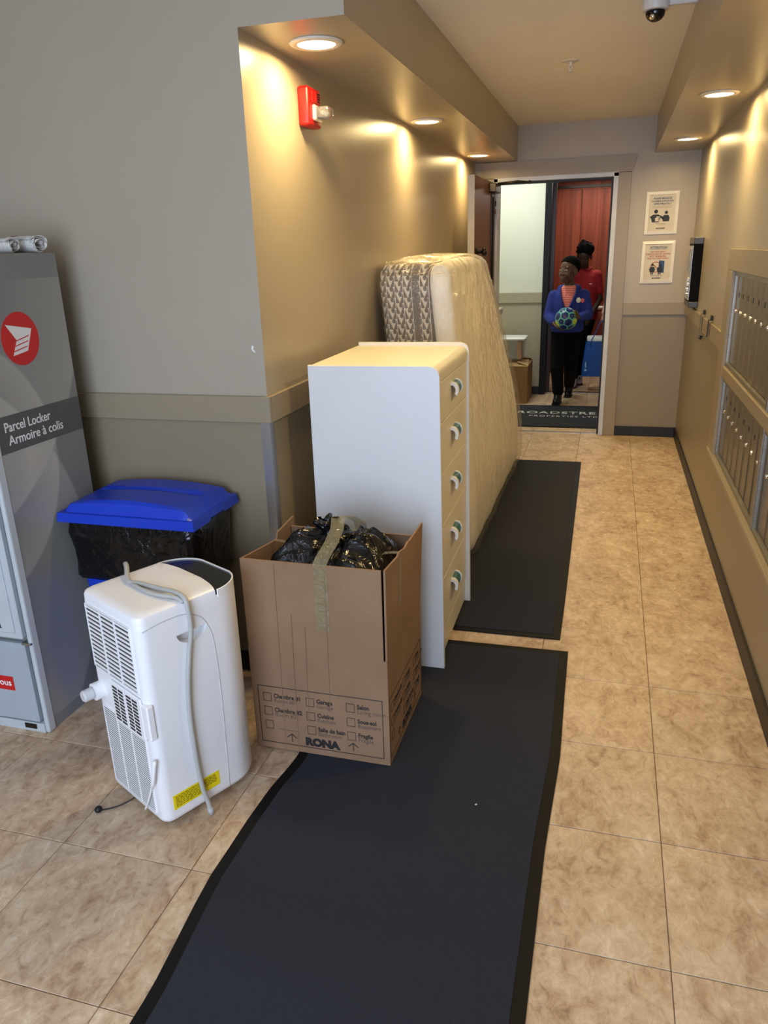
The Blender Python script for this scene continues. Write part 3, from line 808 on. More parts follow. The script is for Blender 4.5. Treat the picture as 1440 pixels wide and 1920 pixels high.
flap([(-HW + 0.006, -HD, HB), (HW - 0.011, -HD, HB), (HW - 0.010, -HD - 0.002, HT - 0.002), (-HW + 0.001, -HD - 0.001, HT)], (0, ct, 0), 'upright front flap')
flap([(HW, -HD + 0.003, HB), (HW, HD, HB), (HW + 0.010, HD + 0.012, HT - 0.008), (HW + 0.008, 0.06, HT - 0.010), (HW + 0.008, 0.035, HT - 0.006), (HW + 0.007, 0.0, HT - 0.014), (HW + 0.005, -0.06, HT - 0.003), (HW + 0.004, -0.075, HT - 0.012), (HW + 0.002, -HD + 0.004, HT - 0.002)], (-ct, 0, 0), 'upright right flap with a ragged top edge')
flap([(-HW, -HD + 0.003, HB), (-HW, HD, HB), (-HW - 0.006, HD + 0.002, HT - 0.012), (-HW - 0.004, 0.07, HT - 0.020), (-HW - 0.004, 0.06, HT - 0.040), (-HW - 0.003, 0.02, HT - 0.036), (-HW - 0.002, -HD + 0.004, HT - 0.002)], (ct, 0, 0), 'upright left flap with a torn notch')
flap([(-HW + 0.004, HD, HB), (HW - 0.004, HD, HB), (HW - 0.004, HD - 0.02, 0.628), (-HW + 0.004, HD - 0.03, 0.636)], (0, -ct, 0), 'rear flap')
# pressed creases on the front
bm = B()
for x, z0, z1 in ((-0.118, 0.0, HT - 0.01), (-0.073, 0.0, 0.5), (-0.03, 0.12, 0.46), (0.045, 0.17, HT - 0.03)): cyl(bm, (x - 0.008, -HD - 0.0002, z0), (x, -HD - 0.0022 if z1 > HB else -HD - 0.0002, z1), 0.0011, n=6)
obj('crease', bm, M_card, bx)
def checklist(name, M, W, detail=True):
    """printed frame with nine tick boxes, arrows and the store's name; plane origin at lower left of the frame"""
    bm = B(); H = 0.212
    pframe(bm, M, (0, 0), (W, H), 0.0022)
    rows = [0.156, 0.104, 0.052]; cols = [0.018, 0.165, 0.300]
    words = [[('Chambre #1', 'Room #1'), ('Garage', 'Garage'), ('Salon', 'Living room')], [('Chambre #2', 'Room #2'), ('Cuisine', 'Kitchen'), ('Sous-sol', 'Basement')], [None, ('Salle de bain', 'Bathroom'), ('Fragile', 'Fragile')]]
    for r, z in enumerate(rows):
        for c_, x in enumerate(cols):
            pframe(bm, M, (x, z), (x + 0.028, z + 0.031), 0.0014)
            w = words[r][c_]
            if w:
                text_bm(bm, w[0], 0.0215, M @ Matrix.Translation((x + 0.036, z + 0.015, 0)), 'LEFT', 0.0006, xs=0.86)
                text_bm(bm, w[1], 0.0205, M @ Matrix.Translation((x + 0.036, z - 0.002, 0)), 'LEFT', 0.0, 1, xs=0.95)
            else: pbox(bm, M, (x + 0.042, z + 0.002), (x + 0.115, z + 0.003), 1)
    text_bm(bm, 'RONA', 0.038, M @ Matrix.Translation((W * 0.505, 0.010, 0)), 'CENTER', 0.0028, xs=1.05)
    for x in (0.108, 0.318):
        pbox(bm, M, (x - 0.0012, 0.012), (x + 0.0012, 0.040))
        for s in (-1, 1): ppoly(bm, M, [(x, 0.040), (x + s * 0.016, 0.027), (x + s * 0.0175, 0.029), (x, 0.0435)][::s])
    return obj(name, bm, [M_print, M_printl], bx)
checklist('printed_checklist', plane_M((-HW + 0.019, -HD - 0.0001, 0.022), (1, 0, 0), (0, 0, 1)), 0.420)['label'] = 'black printed room checklist'
checklist('printed_checklist', plane_M((HW + 0.0001, -HD + 0.010, 0.022), (0, 1, 0), (0, 0, 1)), 0.408)['label'] = 'black printed room checklist on the shaded side'
# packing tape over the bag and down the front
M_tape = bpy.data.materials.new('clear_packing_tape'); M_tape.use_nodes = True
t = NT(M_tape); b = t.bsdf(); out = t.n['Material Output']
b.inputs['Base Color'].default_value = lin(206, 198, 164); b.inputs['Roughness'].default_value = 0.12
tr = t.new('ShaderNodeBsdfTransparent'); tr.inputs[0].default_value = (0.93, 0.91, 0.82, 1); mx = t.new('ShaderNodeMixShader')
wr = t.noise(t.coord(), 45, 3, 0.6, 0.8); t.link(t.bump(wr, 0.9, 0.02), b.inputs['Normal'])
mx.inputs[0].default_value = 0.20
t.link(tr.outputs[0], mx.inputs[1]); t.link(b.outputs[0], mx.inputs[2]); t.link(mx.outputs[0], out.inputs[0])
def strip(path, wv, name='tape', th=0.0006):
    """ribbon along a path, wv = width vector"""
    bm = B(); wv = Vector(wv); rs = []
    for i, p in enumerate(path):
        p = Vector(p); a = Vector(path[min(i + 1, len(path) - 1)]) - Vector(path[max(i - 1, 0)]); nrm = a.cross(wv).normalized() * th
        rs.append([p - wv / 2 - nrm, p + wv / 2 - nrm, p + wv / 2 + nrm, p - wv / 2 + nrm])
    rings(bm, rs); return obj(name, bm, M_tape, bx, auto=40)
strip([(0.030, -HD - 0.0014, 0.455), (0.030, -HD - 0.0019, 0.55), (0.031, -HD - 0.0022, 0.64), (0.032, -HD - 0.002, 0.676), (0.036, -HD + 0.012, 0.690), (0.037, -0.13, 0.707), (0.034, -0.06, 0.728), (0.022, -0.015, 0.742), (0.016, 0.03, 0.738), (0.02, 0.10, 0.716), (0.03, 0.18, 0.668), (0.03, 0.196, 0.634)], (0.044, 0, 0))['label'] = 'wide strip of clear tape over the bag'
strip([(HW + 0.006, -0.075, 0.50), (HW + 0.0064, -0.065, 0.58), (HW + 0.0068, -0.06, 0.650), (HW + 0.0035, -0.06, 0.667), (HW - 0.02, -0.055, 0.664), (HW - 0.05, -0.045, 0.655)], (0, 0.018, 0))['label'] = 'narrow strip of tape on the right flap'
strip([(-HW - 0.004, 0.035, 0.60), (-HW - 0.0035, 0.035, 0.634), (-HW + 0.01, 0.03, 0.640), (-HW + 0.07, 0.01, 0.642)], (0, 0.016, 0))['label'] = 'narrow strip of tape on the left flap'
# black garbage bag filling the box
M_bag = bpy.data.materials.new('black_polythene'); M_bag.use_nodes = True
t = NT(M_bag); b = t.bsdf(); co = t.coord()
b.inputs['Base Color'].default_value = lin(9, 9, 11); b.inputs['Roughness'].default_value = 0.17; b.inputs['Specular IOR Level'].default_value = 0.5
t.link(t.bump(t.noise(co, 11, 3, 0.5, 1.4), 0.45, 0.03), b.inputs['Normal'])
gb = thing('garbage_bag', 'knotted shiny black garbage bag filling the open moving box', 'bag', (-0.807, 2.142, 0.014))
kx, ky = -0.005, -0.005
bm = B(); N = 66; V = []
for i in range(N + 1):
    row = []
    for j in range(N + 1):
        u = -1 + 2 * i / N; v = -1 + 2 * j / N
        x, y = u * 0.218, v * 0.200
        dx, dy = x - kx, y - ky; r = math.hypot(dx, dy); th = math.atan2(dy, dx)
        edge = (1 - abs(u) ** 5) * (1 - abs(v) ** 5)
        pl = abs(math.sin(th * 6 + 2.3 * noise.noise(Vector((x * 9, y * 9, 3))) * 2)) 
        z = 0.545 + 0.115 * edge - 0.05 * (r / 0.25) ** 2 * 0.4 + 0.030 * (1 - pl) * min(1, r / 0.10) * edge
        z += 0.030 * math.exp(-(r / 0.045) ** 2) + 0.022 * noise.noise(Vector((x * 11, y * 11, 1.0))) * edge
        z += 0.022 * math.exp(-((x - 0.11) / 0.06) ** 2 - ((y + 0.02) / 0.10) ** 2) + 0.012 * math.exp(-((x + 0.10) / 0.06) ** 2 - ((y + 0.0) / 0.10) ** 2)
        row.append(bm.verts.new((x, y, z)))
    V.append(row)
for i in range(N):
    for j in range(N): bm.faces.new((V[i][j], V[i + 1][j], V[i + 1][j + 1], V[i][j + 1]))
bd = [V[i][0] for i in range(N + 1)] + [V[N][j] for j in range(1, N + 1)] + [V[i][N] for i in range(N - 1, -1, -1)] + [V[0][j] for j in range(N - 1, 0, -1)]
low = [bm.verts.new((v.co.x * 0.98, v.co.y * 0.98, 0.004)) for v in bd]
for k in range(len(bd)): bm.faces.new((bd[k], bd[(k + 1) % len(bd)], low[(k + 1) % len(bd)], low[k]))
bm.faces.new(low)
obj('sack', bm, M_bag, gb, smooth=True)
bm = B(); n = 40; rs = []
for h, r, am, fr in ((0.0, 0.040, 0.010, 7), (0.018, 0.024, 0.006, 9), (0.032, 0.020, 0.004, 9), (0.046, 0.030, 0.010, 8), (0.060, 0.036, 0.016, 7), (0.066, 0.030, 0.018, 7), (0.056, 0.018, 0.008, 6), (0.050, 0.006, 0.002, 5)):
    rs.append([(kx + (r + am * math.sin(fr * 2 * PI * k / n + h * 60) * (0.6 + 0.4 * math.sin(3 * 2 * PI * k / n))) * math.cos(2 * PI * k / n) - h * 0.3, ky + (r + am * math.sin(fr * 2 * PI * k / n + h * 60)) * math.sin(2 * PI * k / n), 0.665 + h + 0.008 * math.sin(5 * 2 * PI * k / n) * (1 if h > 0.04 else 0)) for k in range(n)])
rings(bm, rs); obj('knot', bm, M_bag, gb, smooth=True)['label'] = 'gathered frilly knot'

# ------------------------------------------------------------------ portable air conditioner
M_acw = mat('white_appliance_plastic', (240, 240, 240), 0.32, var=0.01)
M_acshade = mat('vent_recess_shade', (52, 47, 42), 0.8)  # dark tone paints the shade of recesses that are not cut
M_cord = mat('pale_grey_cable', (176, 176, 170), 0.45)
ac = thing('portable_air_conditioner', 'white portable air conditioner with grey power cord draped over it', 'air conditioner', (-1.169, 1.705, 0), math.radians(63))
AX, AY, AZ = 0.168, 0.153, 0.680
def ac_ring(z, inset=0.0, x1=AX, bul=0.02):
    out = []
    for x, y in rounded_rect(2 * AX, 2 * AY, 0.03, 8, (0.085, 0.030, 0.030, 0.085)):
        if x > 0: x += bul * (1 - (y / AY) ** 2)
        s = 1 - inset / 0.16
        out.append((x * s, y * s, z))
    return out
bm = B(); rings(bm, [ac_ring(0.030, 0.012), ac_ring(0.038, 0.003), ac_ring(0.05, 0), ac_ring(0.640, 0), ac_ring(0.655, 0.001), ac_ring(0.664, 0.004)])
# scooped hand-hold in the cord side (boolean cut with a half disc)
bmc = B(); cyl(bmc, (0.0, -AY - 0.05, 0.590), (0.0, -AY + 0.030, 0.600), 0.050, 0.036, 28); box(bmc, (-0.2, -0.3, 0.592), (0.2, 0.1, 0.8))
me_c = bpy.data.meshes.new('cut'); 
bmesh.ops.recalc_face_normals(bmc, faces=bmc.faces); bmc.free()
bmc = B(); pts = [(0.048 * math.cos(PI + PI * k / 14), 0.0, 0.592 + 0.034 * math.sin(PI + PI * k / 14)) for k in range(15)]
prism(bmc, [(p[0] - 0.012, -AY - 0.02, p[2]) for p in pts], (0, 0.048, 0)); bmesh.ops.recalc_face_normals(bmc, faces=bmc.faces); bmc.to_mesh(me_c); bmc.free()
cut = bpy.data.objects.new('cut', me_c); C.objects.link(cut)
shell_o = obj('casing', bm, M_acw, None)
md = shell_o.modifiers.new('b', 'BOOLEAN'); md.object = cut; md.operation = 'DIFFERENCE'; md.solver = 'EXACT'
me2 = bpy.data.meshes.new_from_object(shell_o.evaluated_get(bpy.context.evaluated_depsgraph_get())); shell_o.modifiers.clear(); shell_o.data = me2
bpy.data.objects.remove(cut); me2.shade_smooth(); me2.set_sharp_from_angle(angle=math.radians(40)); shell_o.parent = ac
# lid with gently domed top, dark control strip in front of it, thin white rim
def ac_lid(z, inset, xcut=0.075):
    out = []
    for x, y in ac_ring_xy(inset):
        out.append((min(x, xcut + 0.022 * (1 - (y / AY) ** 2)), y, z))
    return out
def ac_ring_xy(inset): return [(p[0], p[1]) for p in ac_ring(0, inset)]
bm = B(); rings(bm, [ac_lid(0.650, 0.001), ac_lid(0.668, 0.001), ac_lid(0.676, 0.004), ac_lid(0.681, 0.012), ac_lid(0.683, 0.03), ac_lid(0.684, 0.08)]); obj('lid', bm, M_acw, ac, auto=35)
bm = B(); rings(bm, [ac_ring(0.655, 0.0033), ac_ring(0.6735, 0.0033)]); obj('control_panel', bm, mat('black_gloss_panel', (16, 17, 20), 0.15), ac, auto=40)['label'] = 'glossy black control strip'
bm = B(); o_, i_ = ac_ring(0.6, 0.0), ac_ring(0.6, 0.0032); n = len(o_)
seq = [k for k in range(n) if o_[k][0] > 0.079]; 
seq = sorted(seq, key=lambda k: math.atan2(o_[k][1], o_[k][0]))
rs = [[(o_[k][0], o_[k][1], 0.655), (o_[k][0], o_[k][1], 0.677), (i_[k][0], i_[k][1], 0.678), (i_[k][0], i_[k][1], 0.655)] for k in seq]
rings(bm, rs); obj('front_rim', bm, M_acw, ac, auto=40)
# vents on the back: framed flat plate with recess shade in its colour, slats, ribs
def vent(y0, y1, z0, z1, ns, ribs, depth, name, tilt=0.35):
    bm = B(); box(bm, (-AX - 0.0012, y0, z0), (-AX + 0.001, y1, z1)); o = obj(name, bm, M_acshade, ac)
    bm = B(); p = (z1 - z0) / ns
    for k in range(ns):
        z = z0 + p * (k + 0.5)
        box(bm, (-AX - depth, y0, z - p * tilt / 2), (-AX - 0.0005, y1, z + p * tilt / 2))
    obj('slats', bm, M_acw, o, kind='stuff')
    bm = B()
    for k in range(1, ribs):
        y = y0 + (y1 - y0) * k / ribs; box(bm, (-AX - depth - 0.0012, y - 0.0022, z0), (-AX - 0.001, y + 0.0022, z1))
    for lo, hi in (((y0 - 0.002, z0 - 0.002), (y0, z1 + 0.002)), ((y1, z0 - 0.002), (y1 + 0.002, z1 + 0.002)), ((y0, z0 - 0.002), (y1, z0)), ((y0, z1), (y1, z1 + 0.002))): box(bm, (-AX - depth - 0.0012, lo[0], lo[1]), (-AX, hi[0], hi[1]))
    obj('ribs', bm, M_acw, o, kind='stuff')
    return o
vent(-0.112, 0.122, 0.452, 0.645, 14, 3, 0.0035, 'air_inlet', 0.46)['label'] = 'upper louvred inlet'
vent(-0.108, 0.118, 0.060, 0.322, 34, 3, 0.0022, 'air_outlet', 0.5)['label'] = 'lower fine-slatted grille'
bm = B(); box(bm, (-AX - 0.008, -0.124, 0.305), (-AX, 0.040, 0.437), bevel=0.003); gr = obj('filter_cover', bm, M_acw, ac); gr['label'] = 'raised removable grille cover'
bm = B()
for i in range(2):
    for j in range(10):
        y = -0.035 - 0.0 + 0.035 - 0.034 - 0.075 * i; z = 0.318 + 0.0112 * j
        for k in range(2): box(bm, (-AX - 0.0092, y + 0.003 + 0.032 * k + 0.0, z), (-AX - 0.0078, y + 0.028 + 0.032 * k, z + 0.006))
obj('slots', bm, M_acshade, gr, kind='stuff')  # raised strips, the shade inside the slots put into their colour
bm = B(); box(bm, (-AX - 0.008, -AY - 0.002, 0.318), (-AX + 0.014, -0.122, 0.425), bevel=0.004); obj('latch', bm, M_acw, gr)
bm = B(); cyl(bm, (-AX - 0.024, 0.118, 0.372), (-AX, 0.118, 0.372), 0.026, n=24); obj('drain_collar', bm, M_acw, ac, auto=40)
bm = B(); lathe(bm, [(0.001, -0.058), (0.014, -0.058), (0.0175, -0.054), (0.0175, -0.030), (0.014, -0.026), (0.014, -0.02), (0.001, -0.02)], (-AX, 0.118, 0.372), 20, 'x'); obj('drain_cap', bm, mat('grey_white_plastic', (206, 208, 208), 0.4), ac, auto=40)
bm = B(); tube(bm, [(-AX - 0.004, -0.150, 0.255), (-AX - 0.012, -0.140, 0.19), (-AX - 0.010, -0.126, 0.165)], 0.006, 8); tube(bm, [(-AX - 0.010, -0.127, 0.17), (-AX - 0.009, -0.09, 0.10), (-AX - 0.007, -0.055, 0.045)], 0.0032, 8)
obj('drain_tube', bm, M_acw, ac, smooth=True)
bm = B(); tube(bm, [(-AX + 0.02, 0.03, 0.032), (-AX - 0.02, 0.055, 0.012), (-AX - 0.045, 0.07, 0.006), (-AX - 0.075, 0.085, 0.008)], 0.0022, 6); obj('tether', bm, M_black, ac, smooth=True)
bm = B(); ball(bm, (-AX - 0.082, 0.090, 0.012), 0.0105, sc=(1.1, 1, 1)); obj('drain_plug', bm, M_black, ac, smooth=True)
# moulded seam curving over the hand-hold, cord, energy label, castors
bm = B(); tube(bm, [(-0.155, -AY - 0.0003, 0.640), (-0.10, -AY - 0.0003, 0.648), (-0.03, -AY - 0.0003, 0.645), (0.02, -AY - 0.0003, 0.618), (0.046, -AY - 0.0003, 0.565), (0.054, -AY - 0.0003, 0.50), (0.057, -AY - 0.0003, 0.35), (0.050, -AY - 0.0003, 0.04)], 0.0013, 6)
obj('seam', bm, mat('seam_shadow_grey', (196, 198, 200), 0.5), ac, smooth=True)
bm = B(); tube(bm, [(-0.012, 0.170, 0.700), (-0.030, 0.130, 0.706), (-0.062, 0.065, 0.692), (-0.050, 0.02, 0.692), (-0.034, -0.06, 0.694), (-0.026, -0.115, 0.698), (-0.022, -0.152, 0.690), (-0.022, -0.164, 0.66), (-0.020, -0.163, 0.60), (-0.034, -0.162, 0.53), (-0.048, -0.163, 0.45), (-0.056, -0.163, 0.36), (-0.056, -0.163, 0.28), (-0.054, -0.164, 0.19), (-0.048, -0.166, 0.10), (-0.040, -0.172, 0.050), (-0.036, -0.176, 0.016)], 0.0072, 10, smooth=5)
tube(bm, [(-0.062, 0.060, 0.690), (-0.066, 0.0, 0.690), (-0.060, -0.07, 0.690), (-0.038, -0.13, 0.692), (-0.028, -0.155, 0.680)], 0.0055, 10, smooth=5)
cyl(bm, (-0.037, -0.175, 0.030), (-0.036, -0.176, 0.008), 0.010, 0.009, 12)
obj('power_cord', bm, M_cord, ac, smooth=True)['label'] = 'pale grey power cord with its plug end hanging down'
bm = B(); Ml = plane_M((-0.137, -AY - 0.0004, 0.071), (0.158, 0, 0.0), (0, 0, 1))
pbox(bm, Ml, (0, 0), (0.155, 0.047)); obj('energy_label', bm, mat('yellow_sticker', (236, 214, 10), 0.5), ac)['label'] = 'yellow sticker with small black print'
el = ac.children[-1]
el = [c for c in ac.children if c.name.startswith('energy_label')][0]
bm = B(); Mt = plane_M((-0.137, -AY - 0.0013, 0.071), (1, 0, 0), (0, 0, 1))
r2 = random.Random(3)
for k in range(7):
    z = 0.007 + 0.0054 * k; x = 0.008
    while x < 0.142:
        w = r2.uniform(0.004, 0.013)
        if x + w > 0.149: break
        if not (k < 2 and x > 0.095): pbox(bm, Mt, (x, z), (x + w, z + 0.0017))
        x += w + 0.0026
obj('fine_print', bm, mat('label_ink', (104, 92, 10), 0.7), el, kind='stuff')
for x, y in ((-0.12, 0.10), (-0.12, -0.10), (0.12, 0.10), (0.12, -0.10)):
    bm = B(); cyl(bm, (x - 0.008, y, 0.0155), (x + 0.008, y, 0.0155), 0.015, n=16); box(bm, (x - 0.006, y - 0.006, 0.02), (x + 0.006, y + 0.006, 0.034)); obj('castor', bm, M_black, ac)

# ------------------------------------------------------------------ blue recycling bin
M_blue = mat('blue_plastic', (20, 58, 186), 0.36, var=0.03, bump=0.04, bscale=300)
bn = thing('recycling_bin', 'blue slim recycling bin with black liner standing behind the air conditioner', 'bin', (-1.508, 2.195, 0))
def tub(z, w, d, r): return [(x, y, z) for x, y in rounded_rect(w, d, r, 5)]
bm = B(); rings(bm, [tub(0.0, 0.40, 0.21, 0.03), tub(0.01, 0.41, 0.22, 0.03), tub(0.66, 0.465, 0.268, 0.035), tub(0.70, 0.468, 0.27, 0.035), tub(0.70, 0.455, 0.258, 0.03), tub(0.05, 0.40, 0.21, 0.03)]); obj('body', bm, M_blue, bn, auto=35)
bm = B(); rs = []
n_ = len(tub(0, 1, 1, 0.1))
for z, g in ((0.712, 0.004), (0.70, 0.010), (0.66, 0.014), (0.60, 0.012), (0.55, 0.016), (0.50, 0.020), (0.485, 0.012), (0.49, 0.002)):
    ring = []
    for k, (x, y) in enumerate(rounded_rect(0.468 - (0.70 - z) * 0.085, 0.27 - (0.7 - z) * 0.085, 0.035, 9)):
        f = 1 + (g + 0.012 * noise.noise(Vector((x * 14, y * 14, z * 9))) * (1 if z < 0.68 else 0.2)) / 0.2
        ring.append((x * f, y * f, z + 0.02 * noise.noise(Vector((x * 9, y * 9, 5))) * (1 if z < 0.52 else 0)))
    rs.append(ring)
rings(bm, rs, False, False); obj('liner_bag', bm, M_bag, bn, smooth=True)['label'] = 'black liner folded over the rim'
bm = B(); NX, NY = 40, 28
def lid_h(u, v):
    e = max(abs(u), abs(v)); h = 0.0
    if e < 0.93:
        h = 0.022 * min(1, (0.93 - max(abs(u), abs(v))) / 0.07)
        hump = 0.026 * (1 - u ** 2) if v < 0.05 else 0.026 * (1 - (u * 0.9) ** 2)
        h += hump * min(1, (0.93 - e) / 0.12)
        h -= 0.020 * math.exp(-((v - 0.10 - 0.10 * u * u) / 0.07) ** 2) * (1 if abs(u) < 0.72 else max(0, 1 - (abs(u) - 0.72) / 0.06))
    return h
V = [[bm.verts.new((0.258 * (-1 + 2 * i / NX), 0.158 * (-1 + 2 * j / NY), 0.740 + lid_h(-1 + 2 * i / NX, -1 + 2 * j / NY))) for j in range(NY + 1)] for i in range(NX + 1)]
for i in range(NX):
    for j in range(NY): bm.faces.new((V[i][j], V[i + 1][j], V[i + 1][j + 1], V[i][j + 1]))
bd = [V[i][0] for i in range(NX + 1)] + [V[NX][j] for j in range(1, NY + 1)] + [V[i][NY] for i in range(NX - 1, -1, -1)] + [V[0][j] for j in range(NY - 1, 0, -1)]
l1 = []
for v in bd:
    dip = 0.010 if (v.co.x > 0.25 and abs(v.co.y) < 0.05) else 0.0
    l1.append(bm.verts.new((v.co.x * 1.015, v.co.y * 1.02, 0.708 + dip)))
l2 = [bm.verts.new((v.co.x * 0.985, v.co.y * 0.975, 0.708)) for v in bd]
nb = len(bd)
for k in range(nb):
    bm.faces.new((bd[k], bd[(k + 1) % nb], l1[(k + 1) % nb], l1[k])); bm.faces.new((l1[k], l1[(k + 1) % nb], l2[(k + 1) % nb], l2[k]))
bm.faces.new(l2)
obj('lid', bm, M_blue, bn, auto=30)['label'] = 'domed blue lid with a curved finger slot'

# ------------------------------------------------------------------ parcel locker
M_lock = bpy.data.materials.new('printed_grey_vinyl'); M_lock.use_nodes = True
t = NT(M_lock); b = t.bsdf(); co = t.coord(); X = t.xyz(co)
def disc(y, z, r, soft=0.012):
    dd = t.math('SQRT', t.math('ADD', t.math('POWER', t.math('SUBTRACT', X[1], y), 2.0), t.math('POWER', t.math('SUBTRACT', X[2], z), 2.0)))
    n = t.new('ShaderNodeMapRange'); n.interpolation_type = 'SMOOTHSTEP'
    t.link(dd, n.inputs[0]); n.inputs[1].default_value = r - soft; n.inputs[2].default_value = r; n.inputs[3].default_value = 1; n.inputs[4].default_value = 0
    # strong at its rim, fading inwards: the soft ribbons of the printed design
    g = t.new('ShaderNodeMapRange'); t.link(dd, g.inputs[0]); g.inputs[1].default_value = r * 0.55; g.inputs[2].default_value = r; g.inputs[3].default_value = 0.0; g.inputs[4].default_value = 1.0
    return t.math('MULTIPLY', n.outputs[0], g.outputs[0])
acc = disc(-0.55, 1.55, 0.85)
for y, z, r in ((0.95, 0.75, 0.62), (-0.62, 0.55, 0.78), (0.9, 0.15, 0.75), (-0.35, 0.95, 0.42)): acc = t.math('ADD', acc, disc(y, z, r))
t.link(t.mix(t.math('MULTIPLY', acc, 0.55, clamp=True), lin(124, 126, 124), lin(176, 176, 168)), b.inputs['Base Color']); b.inputs['Roughness'].default_value = 0.32
M_lockw = mat('pale_grey_cabinet_paint', (190, 198, 200), 0.35)
M_red = mat('postal_red', (200, 28, 30), 0.4)
M_wht = mat('print_white', (232, 232, 230), 0.5)
M_band = mat('dark_grey_band', (84, 86, 86), 0.4)
pl = thing('parcel_locker', 'tall grey parcel locker cabinet with a round red postal emblem', 'locker', (-2.04, 2.04, 0))
LX, LY0, LY1, LZ = 0.262, -0.215, 0.215, 1.575
bm = B(); box(bm, (-0.26, LY0 + 0.02, 0.0), (LX - 0.001, LY1, LZ)); obj('cabinet', bm, mat('cabinet_grey', (128, 130, 128), 0.4), pl)
bm = B(); box(bm, (LX - 0.001, LY0 + 0.035, 0.045), (LX, LY1 - 0.001, LZ - 0.075)); obj('printed_side', bm, M_lock, pl)['label'] = 'grey side printed with pale curved ribbons'
sd = pl.children[-1]
sd = [c for c in pl.children if c.name.startswith('printed_side')][0]
Mx = plane_M((LX, 0, 0), (0, 1, 0), (0, 0, 1))
bm = B(); pbox(bm, Mx, (LY0 + 0.035, 0.985), (LY1 - 0.001, 1.100)); obj('text_band', bm, M_band, sd)
Mx2 = plane_M((LX + 0.0009, 0, 0), (0, 1, 0), (0, 0, 1))
bm = B(); text_bm(bm, 'Parcel Locker', 0.043, Mx2 @ Matrix.Translation((-0.152, 1.050, 0)), 'LEFT', 0.0004, depth=0.0004, xs=0.88); text_bm(bm, 'Armoire à colis', 0.043, Mx2 @ Matrix.Translation((-0.142, 1.008, 0)), 'LEFT', 0.0004, depth=0.0004, xs=0.95)
obj('lettering', bm, M_wht, sd, kind='stuff')['label'] = 'white bilingual lettering'
bm = B(); ppoly(bm, Mx, [(-0.012 + 0.082 * math.cos(2 * PI * k / 48), 1.322 + 0.082 * math.sin(2 * PI * k / 48)) for k in range(48)]); em = obj('emblem', bm, M_red, sd); em['label'] = 'round red emblem with a white winged envelope'
# winged envelope: big triangular wing, then three bars joined on the right
def uv(px, py):  # emblem pixels (zoomed photo, skewed back to the panel) -> panel coordinates
    dx, dy = (px - 222) / 205.0, -(py - 440) / 205.0
    return (-0.012 + 0.082 * dx, 1.322 + 0.082 * (dy - 0.40 * dx))
Mx3 = plane_M((LX + 0.0008, 0, 0), (0, 1, 0), (0, 0, 1))
bm = B()
ppoly(bm, Mx3, [(-0.012 + x * 0.94, 1.322 + y * 0.94 + 0.004) for x, y in ((-0.060, 0.046), (0.058, 0.024), (0.024, -0.047), (-0.046, -0.056), (-0.040, -0.0445), (0.026, -0.0335), (0.028, -0.0295), (-0.0375, -0.0405), (-0.031, -0.028), (0.033, -0.0165), (0.035, -0.0125), (-0.029, -0.024), (-0.022, -0.0115), (0.040, 0.0005), (0.042, 0.0045), (-0.0195, -0.0075))], 0, 0.0004)
e2 = obj('envelope', bm, M_wht, None); e2.parent = sd
# front of the cabinet (faces the camera): frame, upper and lower door, stickers
bm = B(); box(bm, (LX - 0.016, LY0, 0.0), (LX + 0.002, LY0 + 0.036, LZ - 0.01), bevel=0.006, seg=2); box(bm, (-0.262, LY0, 0.0), (-0.235, LY0 + 0.03, LZ - 0.01), bevel=0.004)
box(bm, (-0.235, LY0, 0.0), (LX - 0.016, LY0 + 0.03, 0.035)); box(bm, (-0.235, LY0, LZ - 0.06), (LX - 0.016, LY0 + 0.03, LZ - 0.01)); obj('front_frame', bm, M_lockw, pl)
bm = B(); box(bm, (-0.232, LY0 - 0.004, 0.362), (LX - 0.030, LY0 + 0.02, LZ - 0.065), bevel=0.004); u_ = obj('door', bm, M_lockw, pl)
bm = B(); box(bm, (-0.215, LY0 - 0.009, 0.385), (LX - 0.052, LY0 - 0.003, LZ - 0.09), bevel=0.003); obj('door_panel', bm, M_lockw, u_)
bm = B(); box(bm, (-0.232, LY0 - 0.003, 0.040), (LX - 0.030, LY0 + 0.02, 0.345), bevel=0.004); l_ = obj('door', bm, mat('cooler_grey_panel', (168, 178, 184), 0.35), pl); l_['label'] = 'lower grey door with a red sticker'
bm = B(); box(bm, (LX - 0.036, LY0 - 0.008, 0.344), (LX + 0.001, LY0 + 0.02, 0.352), bevel=0.002); obj('hinge', bm, M_steel, pl)
My = plane_M((0, LY0 - 0.0031, 0), (1, 0, 0), (0, 0, 1))
bm = B(); pbox(bm, My, (-0.06, 0.158), (0.158, 0.212)); st = obj('sticker', bm, M_red, l_)
bm = B(); text_bm(bm, 'chez vous', 0.034, plane_M((0.148, LY0 - 0.004, 0.176), (1, 0, 0), (0, 0, 1)), 'RIGHT', 0.0006, depth=0.0003); obj('lettering', bm, M_wht, l_, kind='stuff')
bm = B(); text_bm(bm, 'Canada', 0.052, plane_M((LX - 0.098, LY0 - 0.0092, 0.402), (1, 0, 0), (0, 0, 1)), 'RIGHT', 0.0004, depth=0.0004); obj('wordmark', bm, mat('wordmark_ink', (52, 48, 50), 0.6), u_, kind='stuff')
bm = B(); box(bm, (LX - 0.095, LY0 + -0.003, 0.012), (LX - 0.048, LY0 + 0.002, 0.030)); obj('rating_plate', bm, M_darkmetal, pl)
